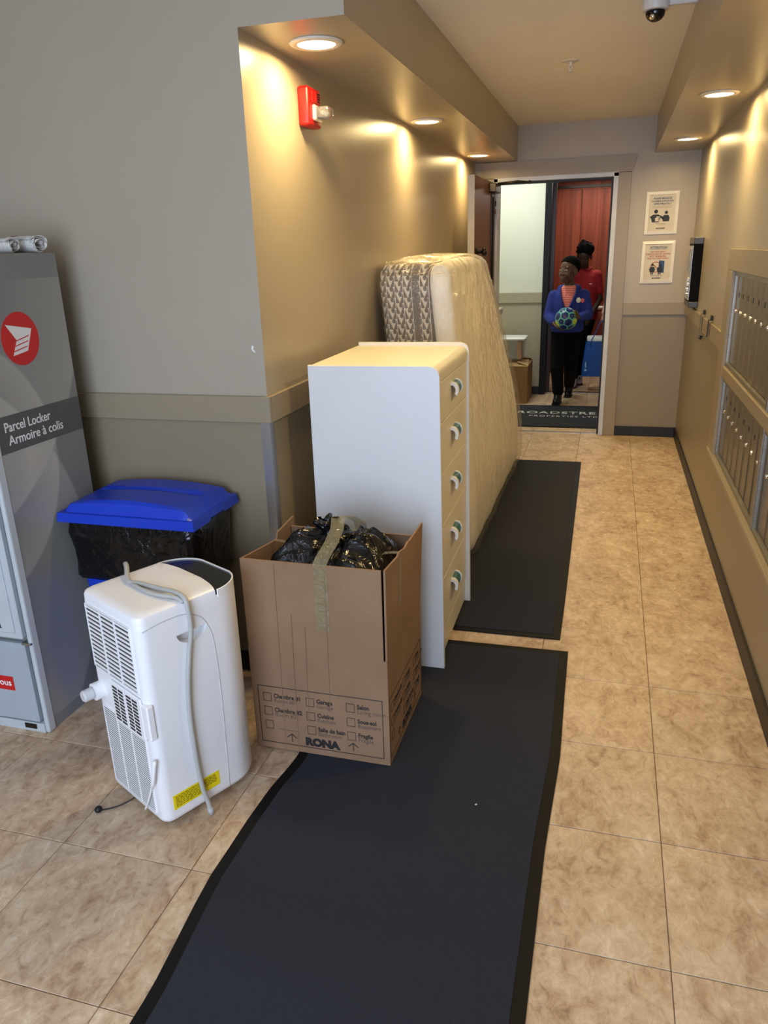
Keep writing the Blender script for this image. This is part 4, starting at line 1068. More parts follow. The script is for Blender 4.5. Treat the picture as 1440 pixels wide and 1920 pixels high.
# rolled papers lying on the locker
M_news = bpy.data.materials.new('newsprint'); M_news.use_nodes = True
t = NT(M_news); b = t.bsdf(); co = t.coord(); b.inputs['Roughness'].default_value = 0.85
n = t.noise(t.mapping(co, scale=(1, 1, 1)), 80, 3, 0.6)
t.link(t.ramp(n, [(0.36, lin(170, 168, 164)), (0.48, lin(214, 211, 204)), (0.8, lin(226, 223, 216))]), b.inputs['Base Color'])
def news_roll(name, label, loc, rz, L, r, cat='newspaper'):
    o = thing(name, label, cat, loc, rz); bm = B(); n = 90; turns = 3.4
    pr = []
    for k in range(n):
        a = 2 * PI * turns * k / (n - 1); q = r * (0.35 + 0.65 * k / (n - 1)); pr.append((q * math.cos(a) * 1.08, q * math.sin(a) * 0.92 + r * 0.92))
    th = 0.0016
    rs = []
    for x in (-L / 2, L / 2):
        rs.append([(x + 0.008 * math.sin(k * 0.4), p[0], p[1]) for k, p in enumerate(pr)] + [(x + 0.008 * math.sin(k * 0.4), p[0] * (1 - th / max(0.01, math.hypot(p[0], p[1] - r))), (p[1] - r * 0.92) * (1 - 0.09) + r * 0.92) for k, p in reversed(list(enumerate(pr)))])
    rings(bm, rs); obj('paper_roll', bm, M_news, o, auto=40)
    return o
nr = news_roll('rolled_newspaper', 'rolled newspaper at the front edge of the parcel locker top', (-1.838, 2.195, LZ), math.radians(-10), 0.13, 0.030)
bm = B(); box(bm, (-0.05, -0.012, 0.054), (-0.035, 0.004, 0.0555)); obj('red_print', bm, mat('red_print', (130, 20, 40), 0.7), nr)
nr2 = news_roll('rolled_newspaper', 'second newspaper roll behind, tucked against the folded papers', (-1.872, 2.105, LZ), math.radians(4), 0.12, 0.026)
for k, (lab, z, rz) in enumerate((('folded newspaper lying flat on the parcel locker beside the rolls', 0.0, 0.2), ('creased newspaper on top of the folded one on the parcel locker', 0.016, 0.35))):
    o = thing('folded_newspaper', lab, 'newspaper', (-2.035 + 0.004 * k, 2.03, LZ + z), rz)
    bm = B(); rs = []
    for i in range(9):
        x = -0.09 + 0.0225 * i; zz = 0.006 * math.sin(i * 1.1 + k) * (1 if k else 0.1) + (0.006 if k else 0)
        ring = [(x, -0.08, zz + 0.001)] + [(x, -0.08 + 0.02 * j, zz + 0.012 + 0.002 * math.sin(j * 1.3 + i)) for j in range(9)] + [(x, 0.08, zz + 0.001)]
        rs.append(ring)
    rings(bm, rs); obj('sheets', bm, M_news, o, auto=40)

# ------------------------------------------------------------------ fire alarm, camera, sprinkler
al = thing('fire_alarm', 'red fire alarm horn with clear strobe on the beige wall', 'alarm', (XL, 2.885, 2.045), math.radians(90))
# local: x along the wall (+y world), y into the wall (-x world -> local +y), z up
M_alred = mat('alarm_red', (206, 24, 20), 0.35)
bm = B(); box(bm, (-0.062, -0.044, -0.064), (0.062, 0, 0.064), bevel=0.010, seg=3); obj('housing', bm, M_alred, al, auto=40)
bm = B(); box(bm, (-0.040, -0.050, 0.012), (0.042, -0.042, 0.052), bevel=0.004); hg = obj('horn_cover', bm, M_alred, al)
bm = B()
for k in range(4): box(bm, (0.004, -0.0515, 0.018 + 0.008 * k), (0.034, -0.0495, 0.022 + 0.008 * k))
obj('horn_slots', bm, M_black, hg, kind='stuff')
bm = B(); box(bm, (-0.036, -0.058, -0.046), (0.036, -0.043, 0.006), bevel=0.005); obj('strobe_base', bm, mat('strobe_silver', (210, 208, 205), 0.2, 0.4), al)
M_clear = bpy.data.materials.new('clear_polycarbonate'); M_clear.use_nodes = True
g = M_clear.node_tree.nodes['Principled BSDF']; g.inputs['Transmission Weight'].default_value = 0.9; g.inputs['Roughness'].default_value = 0.05; g.inputs['IOR'].default_value = 1.3
bm = B(); box(bm, (-0.030, -0.105, -0.040), (0.030, -0.056, 0.000), bevel=0.010, seg=2); obj('strobe_lens', bm, M_clear, al, auto=40)['label'] = 'clear strobe lens'
bm = B(); cyl(bm, (-0.016, -0.078, -0.02), (0.016, -0.078, -0.02), 0.006, n=12); obj('flash_tube', bm, M_wht, al, smooth=True)

sc_ = thing('security_camera', 'white dome security camera with dark bubble under the ceiling', 'camera', (0.098, 3.60, ZC))
bm = B(); lathe(bm, [(0.001, 0), (0.050, 0), (0.052, -0.006), (0.052, -0.030), (0.048, -0.038), (0.040, -0.040), (0.001, -0.040)], n=36); obj('housing', bm, mat('camera_white', (206, 204, 200), 0.4), sc_, auto=40)
bm = B(); lathe(bm, [(0.037, -0.040)] + [(0.037 * math.cos(a), -0.044 - 0.033 * math.sin(a)) for a in [PI / 2 * k / 8 for k in range(8)]] + [(0.001, -0.077)], n=36); obj('bubble', bm, mat('smoked_dome', (14, 13, 13), 0.06), sc_, smooth=True)['label'] = 'smoked dark bubble'
bm = B(); cyl(bm, (-0.008, -0.020, -0.060), (-0.012, -0.031, -0.066), 0.010, n=16); obj('lens_ring', bm, M_chrome, sc_, smooth=True)
bm = B(); box(bm, (0.045, -0.012, -0.026), (0.155, 0.012, -0.006), bevel=0.003); obj('conduit', bm, mat('camera_white', (206, 204, 200), 0.4), sc_)

sp = thing('sprinkler', 'white ceiling sprinkler with round plate', 'sprinkler', (-0.272, 4.53, ZC))
bm = B(); lathe(bm, [(0.001, 0), (0.042, 0), (0.042, -0.003), (0.030, -0.006), (0.001, -0.006)], n=32); obj('escutcheon', bm, mat('sprinkler_white', (216, 208, 190), 0.4), sp, auto=40)
bm = B(); cyl(bm, (0, 0, -0.005), (0, 0, -0.026), 0.008, n=12); cyl(bm, (-0.008, 0, -0.024), (-0.003, 0, -0.048), 0.003, n=8); cyl(bm, (0.008, 0, -0.024), (0.003, 0, -0.048), 0.003, n=8); cyl(bm, (0, 0, -0.047), (0, 0, -0.050), 0.012, n=16); obj('head', bm, mat('sprinkler_white', (216, 208, 190), 0.4), sp, auto=40)

# ------------------------------------------------------------------ framed notices
M_framew = mat('silver_snap_frame', (238, 238, 236), 0.35)
M_paper = mat('notice_paper', (208, 203, 192), 0.6)
M_ink = mat('notice_navy_ink', (44, 50, 66), 0.7); M_inkl = mat('notice_grey_ink', (150, 144, 134), 0.7); M_inkr = mat('notice_red_ink', (178, 70, 60), 0.7); M_inkb = mat('notice_blue_ink', (44, 78, 128), 0.7)
def notice(label, x0, x1, z0, z1):
    n = thing('notice_frame', label, 'notice', ((x0 + x1) / 2, YF, z0)); w, h = (x1 - x0) / 2, z1 - z0
    bm = B(); f = 0.022
    for pts in ([(-w, 0), (w, 0), (w - f, f), (-w + f, f)], [(w, 0), (w, h), (w - f, h - f), (w - f, f)], [(w, h), (-w, h), (-w + f, h - f), (w - f, h - f)], [(-w, h), (-w, 0), (-w + f, f), (-w + f, h - f)]):
        a = [bm.verts.new((p[0], -0.001, p[1])) for p in pts]; b_ = [bm.verts.new((p[0] * (1 if i < 2 else 1), -0.016 if i >= 2 else -0.010, p[1])) for i, p in enumerate(pts)]
        bm.faces.new(a[::-1]); bm.faces.new(b_)
        for i in range(4): bm.faces.new((a[i], a[(i + 1) % 4], b_[(i + 1) % 4], b_[i]))
    obj('frame', bm, M_framew, n, kind='stuff')
    bm = B(); box(bm, (-w + f * 0.8, -0.009, f * 0.8), (w - f * 0.8, -0.001, h - f * 0.8)); obj('paper', bm, M_paper, n)
    return n, w, h, plane_M((0, -0.0092, 0), (1, 0, 0), (0, 0, 1))
def person_icon(bm, M, x, z, s, mi=0, arm=None):
    ppoly(bm, M, [(x + 0.16 * s * math.cos(2 * PI * k / 16), z + 0.86 * s + 0.16 * s * math.sin(2 * PI * k / 16)) for k in range(16)], mi)
    ppoly(bm, M, [(x - 0.28 * s, z + 0.0), (x + 0.28 * s, z + 0.0), (x + 0.36 * s, z + 0.30 * s), (x + 0.22 * s, z + 0.62 * s), (x - 0.22 * s, z + 0.62 * s), (x - 0.36 * s, z + 0.30 * s)], mi)
    if arm: ppoly(bm, M, [(x + a * s, z + c * s) for a, c in arm], mi)
n, w, h, M = notice('upper white-framed notice about couriers and packages', 0.218, 0.456, 1.606, 1.914)
bm = B(); text_bm(bm, 'PLEASE MANAGE', 0.0175, M @ Matrix.Translation((0, h - 0.055, 0)), 'CENTER', 0.0004, 0); text_bm(bm, 'COURIERS & PACKAGES', 0.0175, M @ Matrix.Translation((0, h - 0.075, 0)), 'CENTER', 0.0004, 0, xs=0.85); text_bm(bm, 'APPROPRIATELY', 0.0175, M @ Matrix.Translation((0, h - 0.095, 0)), 'CENTER', 0.0004, 0)
obj('heading', bm, M_inkb, n, kind='stuff')
bm = B()
for z, a in ((h - 0.108, 0.072), (h - 0.118, 0.066), (0.076, 0.040), (0.069, 0.034)): pbox(bm, M, (-a, z), (a, z + 0.0022))
obj('small_print', bm, M_inkl, n, kind='stuff')
bm = B(); person_icon(bm, M, -0.042, 0.088, 0.090, 0, [(-0.36, 0.3), (-0.5, 0.42), (-0.2, 0.62)]); person_icon(bm, M, 0.034, 0.092, 0.075, 0, [(-0.3, 0.2), (-0.85, 0.55), (-0.75, 0.66), (-0.25, 0.45)])
obj('pictogram', bm, M_ink, n, kind='stuff')['label'] = 'dark pictogram of a courier handing over a parcel'
bm = B(); M2 = plane_M((0, -0.0102, 0), (1, 0, 0), (0, 0, 1)); pbox(bm, M2, (-0.045, 0.094), (-0.018, 0.120)); pbox(bm, M2, (-0.036, 0.122), (-0.012, 0.130)); obj('parcel_icon', bm, M_paper, n, kind='stuff')
bm = B(); text_bm(bm, 'BROADSTREET', 0.013, M @ Matrix.Translation((0, 0.038, 0)), 'CENTER', 0.0006, 0, xs=0.75); obj('footer', bm, M_ink, n, kind='stuff')
n, w, h, M = notice('lower white-framed ATTENTION notice with a blue door pictogram', 0.214, 0.457, 1.241, 1.556)
bm = B(); text_bm(bm, 'ATTENTION', 0.0225, M @ Matrix.Translation((0, h - 0.055, 0)), 'CENTER', 0.0006, 0); pbox(bm, M, (-0.062, h - 0.062), (0.062, h - 0.060)); obj('heading', bm, M_inkb, n, kind='stuff')
bm = B()
for k, s in enumerate(('FOR YOUR SAFETY,', 'PLEASE DO NOT LET ANYONE', 'INTO THE BUILDING', "THAT YOU DON'T KNOW")): text_bm(bm, s, 0.0155, M @ Matrix.Translation((0, h - 0.085 - 0.0165 * k, 0)), 'CENTER', 0.0003, 0, xs=0.85)
obj('warning_text', bm, M_inkr, n, kind='stuff')
bm = B(); ppoly(bm, M, [(0.012, 0.082), (0.052, 0.076), (0.052, 0.166), (0.012, 0.172)]); obj('door_icon', bm, M_inkb, n)
bm = B()
for k in range(24):
    a0, a1 = 2 * PI * k / 24, 2 * PI * (k + 1) / 24; cx, cz, r0, r1 = -0.010, 0.122, 0.036, 0.041
    ppoly(bm, M, [(cx + r0 * math.cos(a0), cz + r0 * math.sin(a0)), (cx + r1 * math.cos(a0), cz + r1 * math.sin(a0)), (cx + r1 * math.cos(a1), cz + r1 * math.sin(a1)), (cx + r0 * math.cos(a1), cz + r0 * math.sin(a1))])
ppoly(bm, M, [(-0.038, 0.146), (-0.034, 0.150), (0.019, 0.098), (0.015, 0.094)]); obj('no_entry_ring', bm, M_inkr, n, kind='stuff')
bm = B(); M2 = plane_M((0, -0.0102, 0), (1, 0, 0), (0, 0, 1)); person_icon(bm, M2, -0.036, 0.086, 0.062); person_icon(bm, M2, 0.020, 0.086, 0.058)
for x in (-0.042, -0.030, 0.014, 0.026): pbox(bm, M2, (x - 0.004, 0.066), (x + 0.004, 0.090))
obj('pictogram', bm, M_ink, n, kind='stuff')['label'] = 'dark pictogram of two figures at a door'
bm = B(); pbox(bm, M, (-0.045, 0.056), (0.045, 0.058)); text_bm(bm, 'BROADSTREET', 0.013, M @ Matrix.Translation((0, 0.034, 0)), 'CENTER', 0.0006, 0, xs=0.75); obj('footer', bm, M_ink, n, kind='stuff')

# ------------------------------------------------------------------ black wall terminal and metal straps on the right wall
ip = thing('entry_panel', 'black wall-mounted entry terminal with steel face near the end wall', 'panel', (XR, 6.02, 1.112))
bm = B(); box(bm, (-0.062, -0.165, 0.0), (0, 0.165, 0.455), bevel=0.004); obj('housing', bm, mat('matte_black', (6, 6, 7), 0.7, spec=0.15), ip)
bm = B(); box(bm, (-0.063, -0.168, 0.415), (0, 0.168, 0.460), bevel=0.004); box(bm, (-0.063, -0.168, -0.004), (0, 0.168, 0.036), bevel=0.004); obj('end_cap', bm, mat('gunmetal', (78, 76, 74), 0.4, 0.3), ip, kind='stuff')
bm = B(); box(bm, (-0.067, -0.150, 0.045), (-0.061, 0.150, 0.405), bevel=0.002); fc = obj('face_plate', bm, M_steel, ip)
bm = B(); box(bm, (-0.069, -0.11, 0.24), (-0.066, 0.11, 0.38)); obj('screen', bm, mat('screen_glass', (60, 66, 72), 0.05), fc)
bm = B()
for i in range(3):
    for j in range(4): cyl(bm, (-0.072, -0.05 + 0.05 * i, 0.08 + 0.035 * j), (-0.066, -0.05 + 0.05 * i, 0.08 + 0.035 * j), 0.010, n=12)
obj('keys', bm, M_chrome, fc, kind='stuff')
for lab, y, hz in (('bent steel strap hooked over the chair rail, nearer the entry terminal', 5.36, 0.155), ('bent steel strap hooked over the chair rail, nearer the mailboxes', 4.95, 0.10)):
    s = thing('wall_strap', lab, 'bracket', (XR, y, ZR1 + 0.018))
    bm = B(); prism(bm, [(0, -0.02, 0), (-0.024, -0.02, 0), (-0.026, -0.02, -hz), (-0.022, -0.02, -hz), (-0.020, -0.02, -0.004), (0, -0.02, -0.004)], (0, 0.04, 0)); obj('strap', bm, mat('dull_zinc', (120, 110, 92), 0.55, 0.6) if hz > 0.12 else M_darkmetal, s)
    bm = B(); box(bm, (-0.012, -0.026, -0.002), (0, 0.026, 0.024), bevel=0.003); obj('anchor', bm, M_darkmetal, s)
    if hz > 0.12:
        bm = B(); cyl(bm, (-0.026, 0, -hz + 0.012), (-0.006, 0, -hz + 0.004), 0.012, n=14); obj('bumper', bm, M_black, s)

# ------------------------------------------------------------------ mailboxes
trim('trim_11', (XR - 0.016, 1.70, MBZ1), (XR, 4.43, MBZ1 + 0.102), label='taupe casing above the mailboxes')
trim('trim_12', (XR - 0.016, MBY1, MBZ0 - 0.02), (XR, 4.43, MBZ1), label='taupe casing on the far side of the mailboxes')
trim('trim_13', (XR - 0.024, 1.70, MBZ0 - 0.022), (XR + 0.085, 4.43, MBZ0 + 0.001), label='taupe ledge under the mailboxes')
trim('trim_14', (XR - 0.014, MBY0, 0.885), (XR + 0.085, MBY1, 0.940), label='taupe rail between the two mailbox rows')
M_mail = bpy.data.materials.new('brushed_aluminium_doors'); M_mail.use_nodes = True
t = NT(M_mail); b = t.bsdf(); co = t.coord()
n = t.noise(t.mapping(co, scale=(1, 1, 60)), 6, 3)
t.link(t.ramp(n, [(0.3, lin(138, 133, 123)), (0.7, lin(160, 155, 145))]), b.inputs['Base Color']); b.inputs['Metallic'].default_value = 0.85; b.inputs['Roughness'].default_value = 0.36
def mailbox(label, y0, y1, z0, z1, nd):
    r = thing('mailbox_unit', label, 'mailbox', (XR + 0.014, (y0 + y1) / 2, z0 + 0.0015)); h = z1 - z0 - 0.003; w = (y1 - y0) / 2
    bm = B(); e = 0.014
    for lo, hi in (((-w, 0), (-w + e, h)), ((w - e, 0), (w, h)), ((-w + e, 0), (w - e, 0.018)), ((-w + e, h - 0.022), (w - e, h))): box(bm, (-0.016, lo[0], lo[1]), (0.05, hi[0], hi[1]), bevel=0.001)
    obj('frame', bm, M_mail, r)
    p = (2 * w - 2 * e) / nd
    door0 = None
    for k in range(nd):
        yc = -w + e + p * (k + 0.5)
        if door0 is None:
            bm = B(); box(bm, (0.0, -p / 2 + 0.0015, 0.020), (0.012, p / 2 - 0.0015, h - 0.024), bevel=0.0012); prism(bm, [(-0.004, p / 2 - 0.012, 0.022), (0.0, p / 2 - 0.0015, 0.022), (0.0, p / 2 - 0.018, 0.022)], (0, 0, h - 0.048))
            d0 = obj('door', bm, M_mail, r); d0.location = (0, yc, 0)
            bm = B(); lathe(bm, [(0.001, -0.010), (0.007, -0.010), (0.0085, -0.007), (0.0085, 0), (0.011, 0.0), (0.011, 0.002), (0.001, 0.002)], (0, 0, h * 0.60), 16, 'x'); k0 = obj('lock', bm, M_chrome, d0, smooth=True)
            bm = B(); box(bm, (-0.001, -0.010, h * 0.74), (0.001, 0.010, h * 0.79)); s0 = obj('label_slot', bm, M_black, d0)
            door0 = d0
        else:
            c = door0.copy(); C.objects.link(c); c.parent = r; c.location = (0, yc, 0)
            for ch in list(door0.children):
                g = ch.copy(); C.objects.link(g); g.parent = c
    return r
mailbox('upper steel mailbox unit with tall doors at the far end of the bank', 3.095, MBY1, 0.940, MBZ1, 8)
mailbox('lower steel mailbox unit with tall doors at the far end of the bank', 3.095, MBY1, MBZ0, 0.885, 8)
mailbox('upper steel mailbox unit nearest the viewer, cut by the picture edge', MBY0, 3.065, 0.940, MBZ1, 8)
mailbox('lower steel mailbox unit nearest the viewer, cut by the picture edge', MBY0, 3.065, MBZ0, 0.885, 8)
bm = B(); box(bm, (XR - 0.004, 3.065, MBZ0), (XR + 0.05, 3.095, MBZ1)); struct('trim_15', bm, M_mail, 'steel mullion between the mailbox units')

# ------------------------------------------------------------------ lobby clutter
cr = thing('cardboard_box', 'brown cardboard box with loosely folded flaps on the lobby floor', 'box', (-0.985, 8.17, 0))
bm = B(); box(bm, (-0.215, -0.25, 0.0), (0.215, 0.25, 0.385), bevel=0.003); obj('body', bm, mat('brown_kraft', (138, 104, 66), 0.8), cr)
for pts, d in (([(-0.213, -0.25, 0.386), (0.213, -0.25, 0.386), (0.205, -0.03, 0.425), (-0.205, -0.03, 0.415)], (0, 0.006, 0.004)), ([(-0.213, 0.25, 0.386), (0.213, 0.25, 0.386), (0.205, 0.05, 0.430), (-0.205, 0.05, 0.42)], (0, -0.005, 0.004)), ([(0.214, -0.245, 0.388), (0.214, 0.245, 0.388), (0.12, 0.20, 0.425), (0.10, -0.20, 0.422)], (0.003, 0, 0.005))):
    bm = B(); prism(bm, pts, d); obj('flap', bm, mat('kraft_light', (176, 144, 98), 0.8), cr)
bm = B(); Mf = plane_M((0, -0.2502, 0), (1, 0, 0), (0, 0, 1)); pframe(bm, Mf, (-0.19, 0.03), (0.13, 0.24), 0.004); pframe(bm, Mf, (-0.16, 0.05), (0.10, 0.13), 0.003)
obj('printed_lines', bm, mat('kraft_ink', (104, 76, 46), 0.8), cr, kind='stuff')
M_tote = bpy.data.materials.new('translucent_grey_plastic'); M_tote.use_nodes = True
t = NT(M_tote); b = t.bsdf(); b.inputs['Base Color'].default_value = lin(176, 182, 186); b.inputs['Roughness'].default_value = 0.35
tr = t.new('ShaderNodeBsdfTransparent'); mx = t.new('ShaderNodeMixShader'); mx.inputs[0].default_value = 0.22; t.link(tr.outputs[0], mx.inputs[1]); t.link(b.outputs[0], mx.inputs[2]); t.link(mx.outputs[0], t.n['Material Output'].inputs[0])
tt = thing('storage_tote', 'clear grey plastic tote with white lid on the cardboard box', 'tote', (-1.015, 8.14, 0.440))
bm = B(); rings(bm, [tub(0.0, 0.34, 0.26, 0.03), tub(0.20, 0.38, 0.30, 0.03), tub(0.20, 0.372, 0.292, 0.03), tub(0.006, 0.332, 0.252, 0.03)]); obj('body', bm, M_tote, tt, auto=35)
bm = B(); rings(bm, [tub(0.200, 0.40, 0.32, 0.03), tub(0.215, 0.405, 0.325, 0.03), tub(0.222, 0.39, 0.31, 0.03)]); obj('lid', bm, mat('lid_white', (236, 236, 234), 0.4), tt, auto=35)
fo = thing('folder', 'orange folder standing upright inside the grey tote', 'folder', (-0.875, 8.06, 0.4465))
bm = B(); box(bm, (-0.022, -0.045, 0), (0.022, 0.10, 0.175), bevel=0.004); obj('cover', bm, mat('orange_card', (218, 150, 76), 0.7), fo)
bm = B(); box(bm, (-0.018, -0.041, 0.006), (0.018, 0.096, 0.178)); obj('sheets', bm, M_paper, fo)

# ------------------------------------------------------------------ people
def add_head(bm, hc, f, u, s):
    """skull, face, nose, brow, lips, ears as overlapping shapes that get fused into the body"""
    f, u = Vector(f).normalized(), Vector(u); u = (u - f * u.dot(f)).normalized(); r = f.cross(u)
    M = Matrix((r, f, u)).transposed()
    P = lambda x, y, z: Vector(hc) + M @ Vector((x, y, z)) * s
    E_ = lambda c, rad: ball(bm, P(*c), s, 0, 20, rad, M)
    E_((0, -0.012, 0.036), (0.074, 0.092, 0.080)); E_((0, 0.020, -0.022), (0.060, 0.066, 0.088)); E_((0, 0.046, -0.086), (0.033, 0.032, 0.025))
    for x in (-1, 1):
        E_((x * 0.032, 0.050, -0.030), (0.031, 0.031, 0.036)); E_((x * 0.076, -0.006, -0.012), (0.010, 0.022, 0.033)); E_((x * 0.030, 0.065, 0.028), (0.024, 0.010, 0.008)); E_((x * 0.011, 0.086, -0.032), (0.012, 0.011, 0.010))
    capsule(bm, [(P(0, 0.076, 0.014), 0.009 * s), (P(0, 0.093, -0.028), 0.0115 * s)], 10)
    capsule(bm, [(P(-0.017, 0.079, -0.058), 0.0098 * s), (P(0.017, 0.079, -0.058), 0.0098 * s)], 10); capsule(bm, [(P(-0.014, 0.077, -0.073), 0.0105 * s), (P(0.014, 0.077, -0.073), 0.0105 * s)], 10)
    return P, M
def fingers(bm, wrist, d, n, size=1.0, curl=0.5, thumb=1, spread=0.16):
    """palm and five separate curled fingers; d = direction, n = direction the palm faces, thumb = side sign"""
    d, n = Vector(d).normalized(), Vector(n); n = (n - d * n.dot(d)).normalized(); t = d.cross(n) * thumb
    w = Vector(wrist)
    for k in (-1.5, -0.5, 0.5, 1.5): capsule(bm, [(w + t * k * 0.010 * size, 0.014 * size), (w + d * 0.075 * size + t * k * 0.0175 * size, 0.0125 * size)], 10)
    for k, L in ((1.5, 0.9), (0.5, 1.0), (-0.5, 0.95), (-1.5, 0.75)):
        p = w + d * 0.080 * size + t * k * 0.0185 * size; dd = (d + t * k * spread * 0.5).normalized(); a = 0
        for j, l in enumerate((0.034, 0.024, 0.019)):
            a += curl * (0.7 if j == 0 else 1.0); q = p + (dd * math.cos(a) + n * math.sin(a)) * l * L * size
            capsule(bm, [(p, (0.0090 - 0.0009 * j) * size), (q, (0.0082 - 0.0009 * j) * size)], 8); p = q
    p = w + d * 0.018 * size + t * 0.022 * size; q = p + (t * 0.75 + d * 0.55 + n * 0.35).normalized() * 0.036 * size; capsule(bm, [(p, 0.0125 * size), (q, 0.0100 * size)], 8)
    e = q + (d * 0.85 + t * 0.2 + n * 0.5).normalized() * 0.028 * size; capsule(bm, [(q, 0.0100 * size), (e, 0.0080 * size)], 8)
def ball_hand(bm, wrist, bc, R, along, size=1.0, thumb=1):
    """a hand laid on a ball: fingers follow its surface"""
    w, bc = Vector(wrist), Vector(bc); n0 = (w - bc).normalized(); along = Vector(along); along = (along - n0 * along.dot(n0)).normalized(); t = along.cross(n0) * thumb
    def on(a, b_, lift):  # arc a along, b_ sideways
        v = (n0 * math.cos(a) + along * math.sin(a) + t * b_).normalized(); return bc + v * (R + lift)
    for k in (-1.5, -0.5, 0.5, 1.5): capsule(bm, [(w + t * 0.008 * k, 0.013 * size), (on(0.50, 0.16 * k, 0.011), 0.012 * size)], 10)
    for k, L in ((1.5, 0.9), (0.5, 1.0), (-0.5, 0.95), (-1.5, 0.78)):
        a = 0.48; b0 = 0.17 * k
        for j, l in enumerate((0.27, 0.21, 0.17)):
            a2 = a + l * L; b1 = b0 + 0.02 * k
            capsule(bm, [(on(a, b0, 0.009), (0.0088 - 0.0008 * j) * size), (on(a2, b1, 0.008), (0.0080 - 0.0008 * j) * size)], 8); a, b0 = a2, b1
    capsule(bm, [(on(0.12, 0.20, 0.014), 0.011 * size), (on(0.30, 0.46, 0.010), 0.0095 * size)], 8); capsule(bm, [(on(0.30, 0.46, 0.010), 0.0095 * size), (on(0.50, 0.58, 0.008), 0.008 * size)], 8)
def skin_mat(name, col, rough=0.5): return mat(name, col, rough, var=0.05, vscale=20)
def shift(o, root):
    o.data.transform(Matrix.Translation(-Vector(root.location))); o.parent = root
def garment(name, bm, voxel, m, root, cuts=None, label=None, post=None, it=3):
    o = remeshed(name, bm, voxel, it, None, m, post); shift(o, root)
    if label: o['label'] = label
    return o
def shoe(root, ankle, toe, m, sole_m, w=0.042, hi=0.05, name='shoe', label=None):
    a, p = Vector(ankle), Vector(toe); d = Vector((p.x - a.x, p.y - a.y, 0)).normalized(); heel = Vector((a.x, a.y, 0)) - d * 0.055; tip = Vector((p.x, p.y, 0)) + d * 0.02
    z0 = min(a.z - 0.075, p.z - 0.03); bm = B()
    capsule(bm, [(heel + d * 0.03 + Vector((0, 0, z0 + 0.035)), 0.034), (a + Vector((0, 0, hi - 0.02)), w)], 14); capsule(bm, [(heel + d * 0.03 + Vector((0, 0, z0 + 0.036)), 0.034), (heel.lerp(tip, 0.55) + Vector((0, 0, z0 + 0.040)), 0.040), (tip - d * 0.035 + Vector((0, 0, z0 + 0.032)), 0.031)], 14)
    capsule(bm, [(a, w * 0.95), (heel.lerp(tip, 0.6) + Vector((0, 0, z0 + 0.045)), 0.032)], 14)
    def flat(b):
        for v in b.verts:
            if v.co.z < z0 + 0.012: v.co.z = z0 + 0.012
    o = remeshed(name, bm, 0.007, 3, None, m, flat); shift(o, root)
    if label: o['label'] = label
    bm = B(); lp = []; n = Vector((-d.y, d.x, 0)); L = (tip - heel).length
    prof = [(0.0, 0.018), (0.03, 0.032), (0.35, 0.031), (0.7, 0.041), (0.9, 0.034), (1.0, 0.015)]
    pts = [heel + d * L * f_ + n * q for f_, q in prof] + [heel + d * L * f_ - n * q for f_, q in reversed(prof)]
    prism(bm, [(q.x, q.y, z0 + 0.001) for q in pts], (0, 0, 0.016)); s = obj('sole', bm, sole_m); s.data.transform(Matrix.Translation(-Vector(root.location))); s.parent = o
    return o
M_pants = mat('black_trouser_cloth', (9, 9, 12), 0.95, bump=0.1, spec=0.15)
M_boot = mat('black_leather', (7, 7, 8), 0.42, spec=0.3)

# --- the boy with the ball
boy = thing('person', 'boy in blue hoodie and striped coral shirt, looking sideways, carrying a ball', 'person', (-0.41, 8.02, 0), group='people leaving the lift')
SK1 = skin_mat('dark_brown_skin', (86, 56, 42))
bc, BR = Vector((-0.402, 7.765, 0.872)), 0.108
hc = (-0.404, 7.960, 1.314)
hips = ((-0.475, 8.02, 0.69), (-0.335, 8.02, 0.69)); knees = ((-0.478, 7.92, 0.375), (-0.350, 8.07, 0.375)); ank = ((-0.458, 7.925, 0.103), (-0.372, 8.40, 0.10)); toes = ((-0.478, 7.825, 0.038), (-0.384, 8.315, 0.03))
sho = ((-0.545, 8.01, 1.070), (-0.252, 8.01, 1.076)); elb = ((-0.585, 7.97, 0.880), (-0.206, 7.965, 0.890)); wri = ((-0.520, 7.80, 0.825), (-0.285, 7.79, 0.878))
bm = B()
P1, HM1 = add_head(bm, hc, (-0.66, -0.75, 0.0), (0.05, 0, 1), 1.10)
capsule(bm, [((-0.400, 8.01, 1.10), 0.054), ((-0.402, 7.985, 1.25), 0.050)])
torso(bm, [((-0.402, 8.015, 0.66), 0.125, 0.085), ((-0.402, 8.01, 0.80), 0.115, 0.078), ((-0.402, 8.005, 0.95), 0.122, 0.082), ((-0.40, 8.01, 1.05), 0.130, 0.078), ((-0.40, 8.012, 1.11), 0.080, 0.060)])
for s in (0, 1):
    capsule(bm, [(hips[s], 0.070), (knees[s], 0.048), (ank[s], 0.030), (toes[s], 0.012)]); capsule(bm, [(sho[s], 0.044), (elb[s], 0.034), (wri[s], 0.024)])
ball_hand(bm, wri[0], bc, BR, (0.75, -0.55, -0.35), 0.85, 1); ball_hand(bm, wri[1], bc, BR, (-0.35, -0.75, 0.45), 0.85, 1)
o = remeshed('body', bm, 0.0055, 3, None, SK1); shift(o, boy)
def eyes(root, P, M, s):
    for x in (-1, 1):
        bm = B(); ball(bm, P(x * 0.031, 0.0710, 0.001), 0.0125 * s, 0, 14, (1.15, 0.78, 0.55), M); ball(bm, P(x * 0.031 - 0.002, 0.0778, 0.001), 0.0068 * s, 1, 12, (1, 0.5, 0.92), M)
        e = obj('eye', bm, [mat('eye_white', (176, 164, 150), 0.4), mat('iris_dark', (20, 12, 8), 0.15)], None, smooth=True); shift(e, root)
eyes(boy, P1, HM1, 1.10)
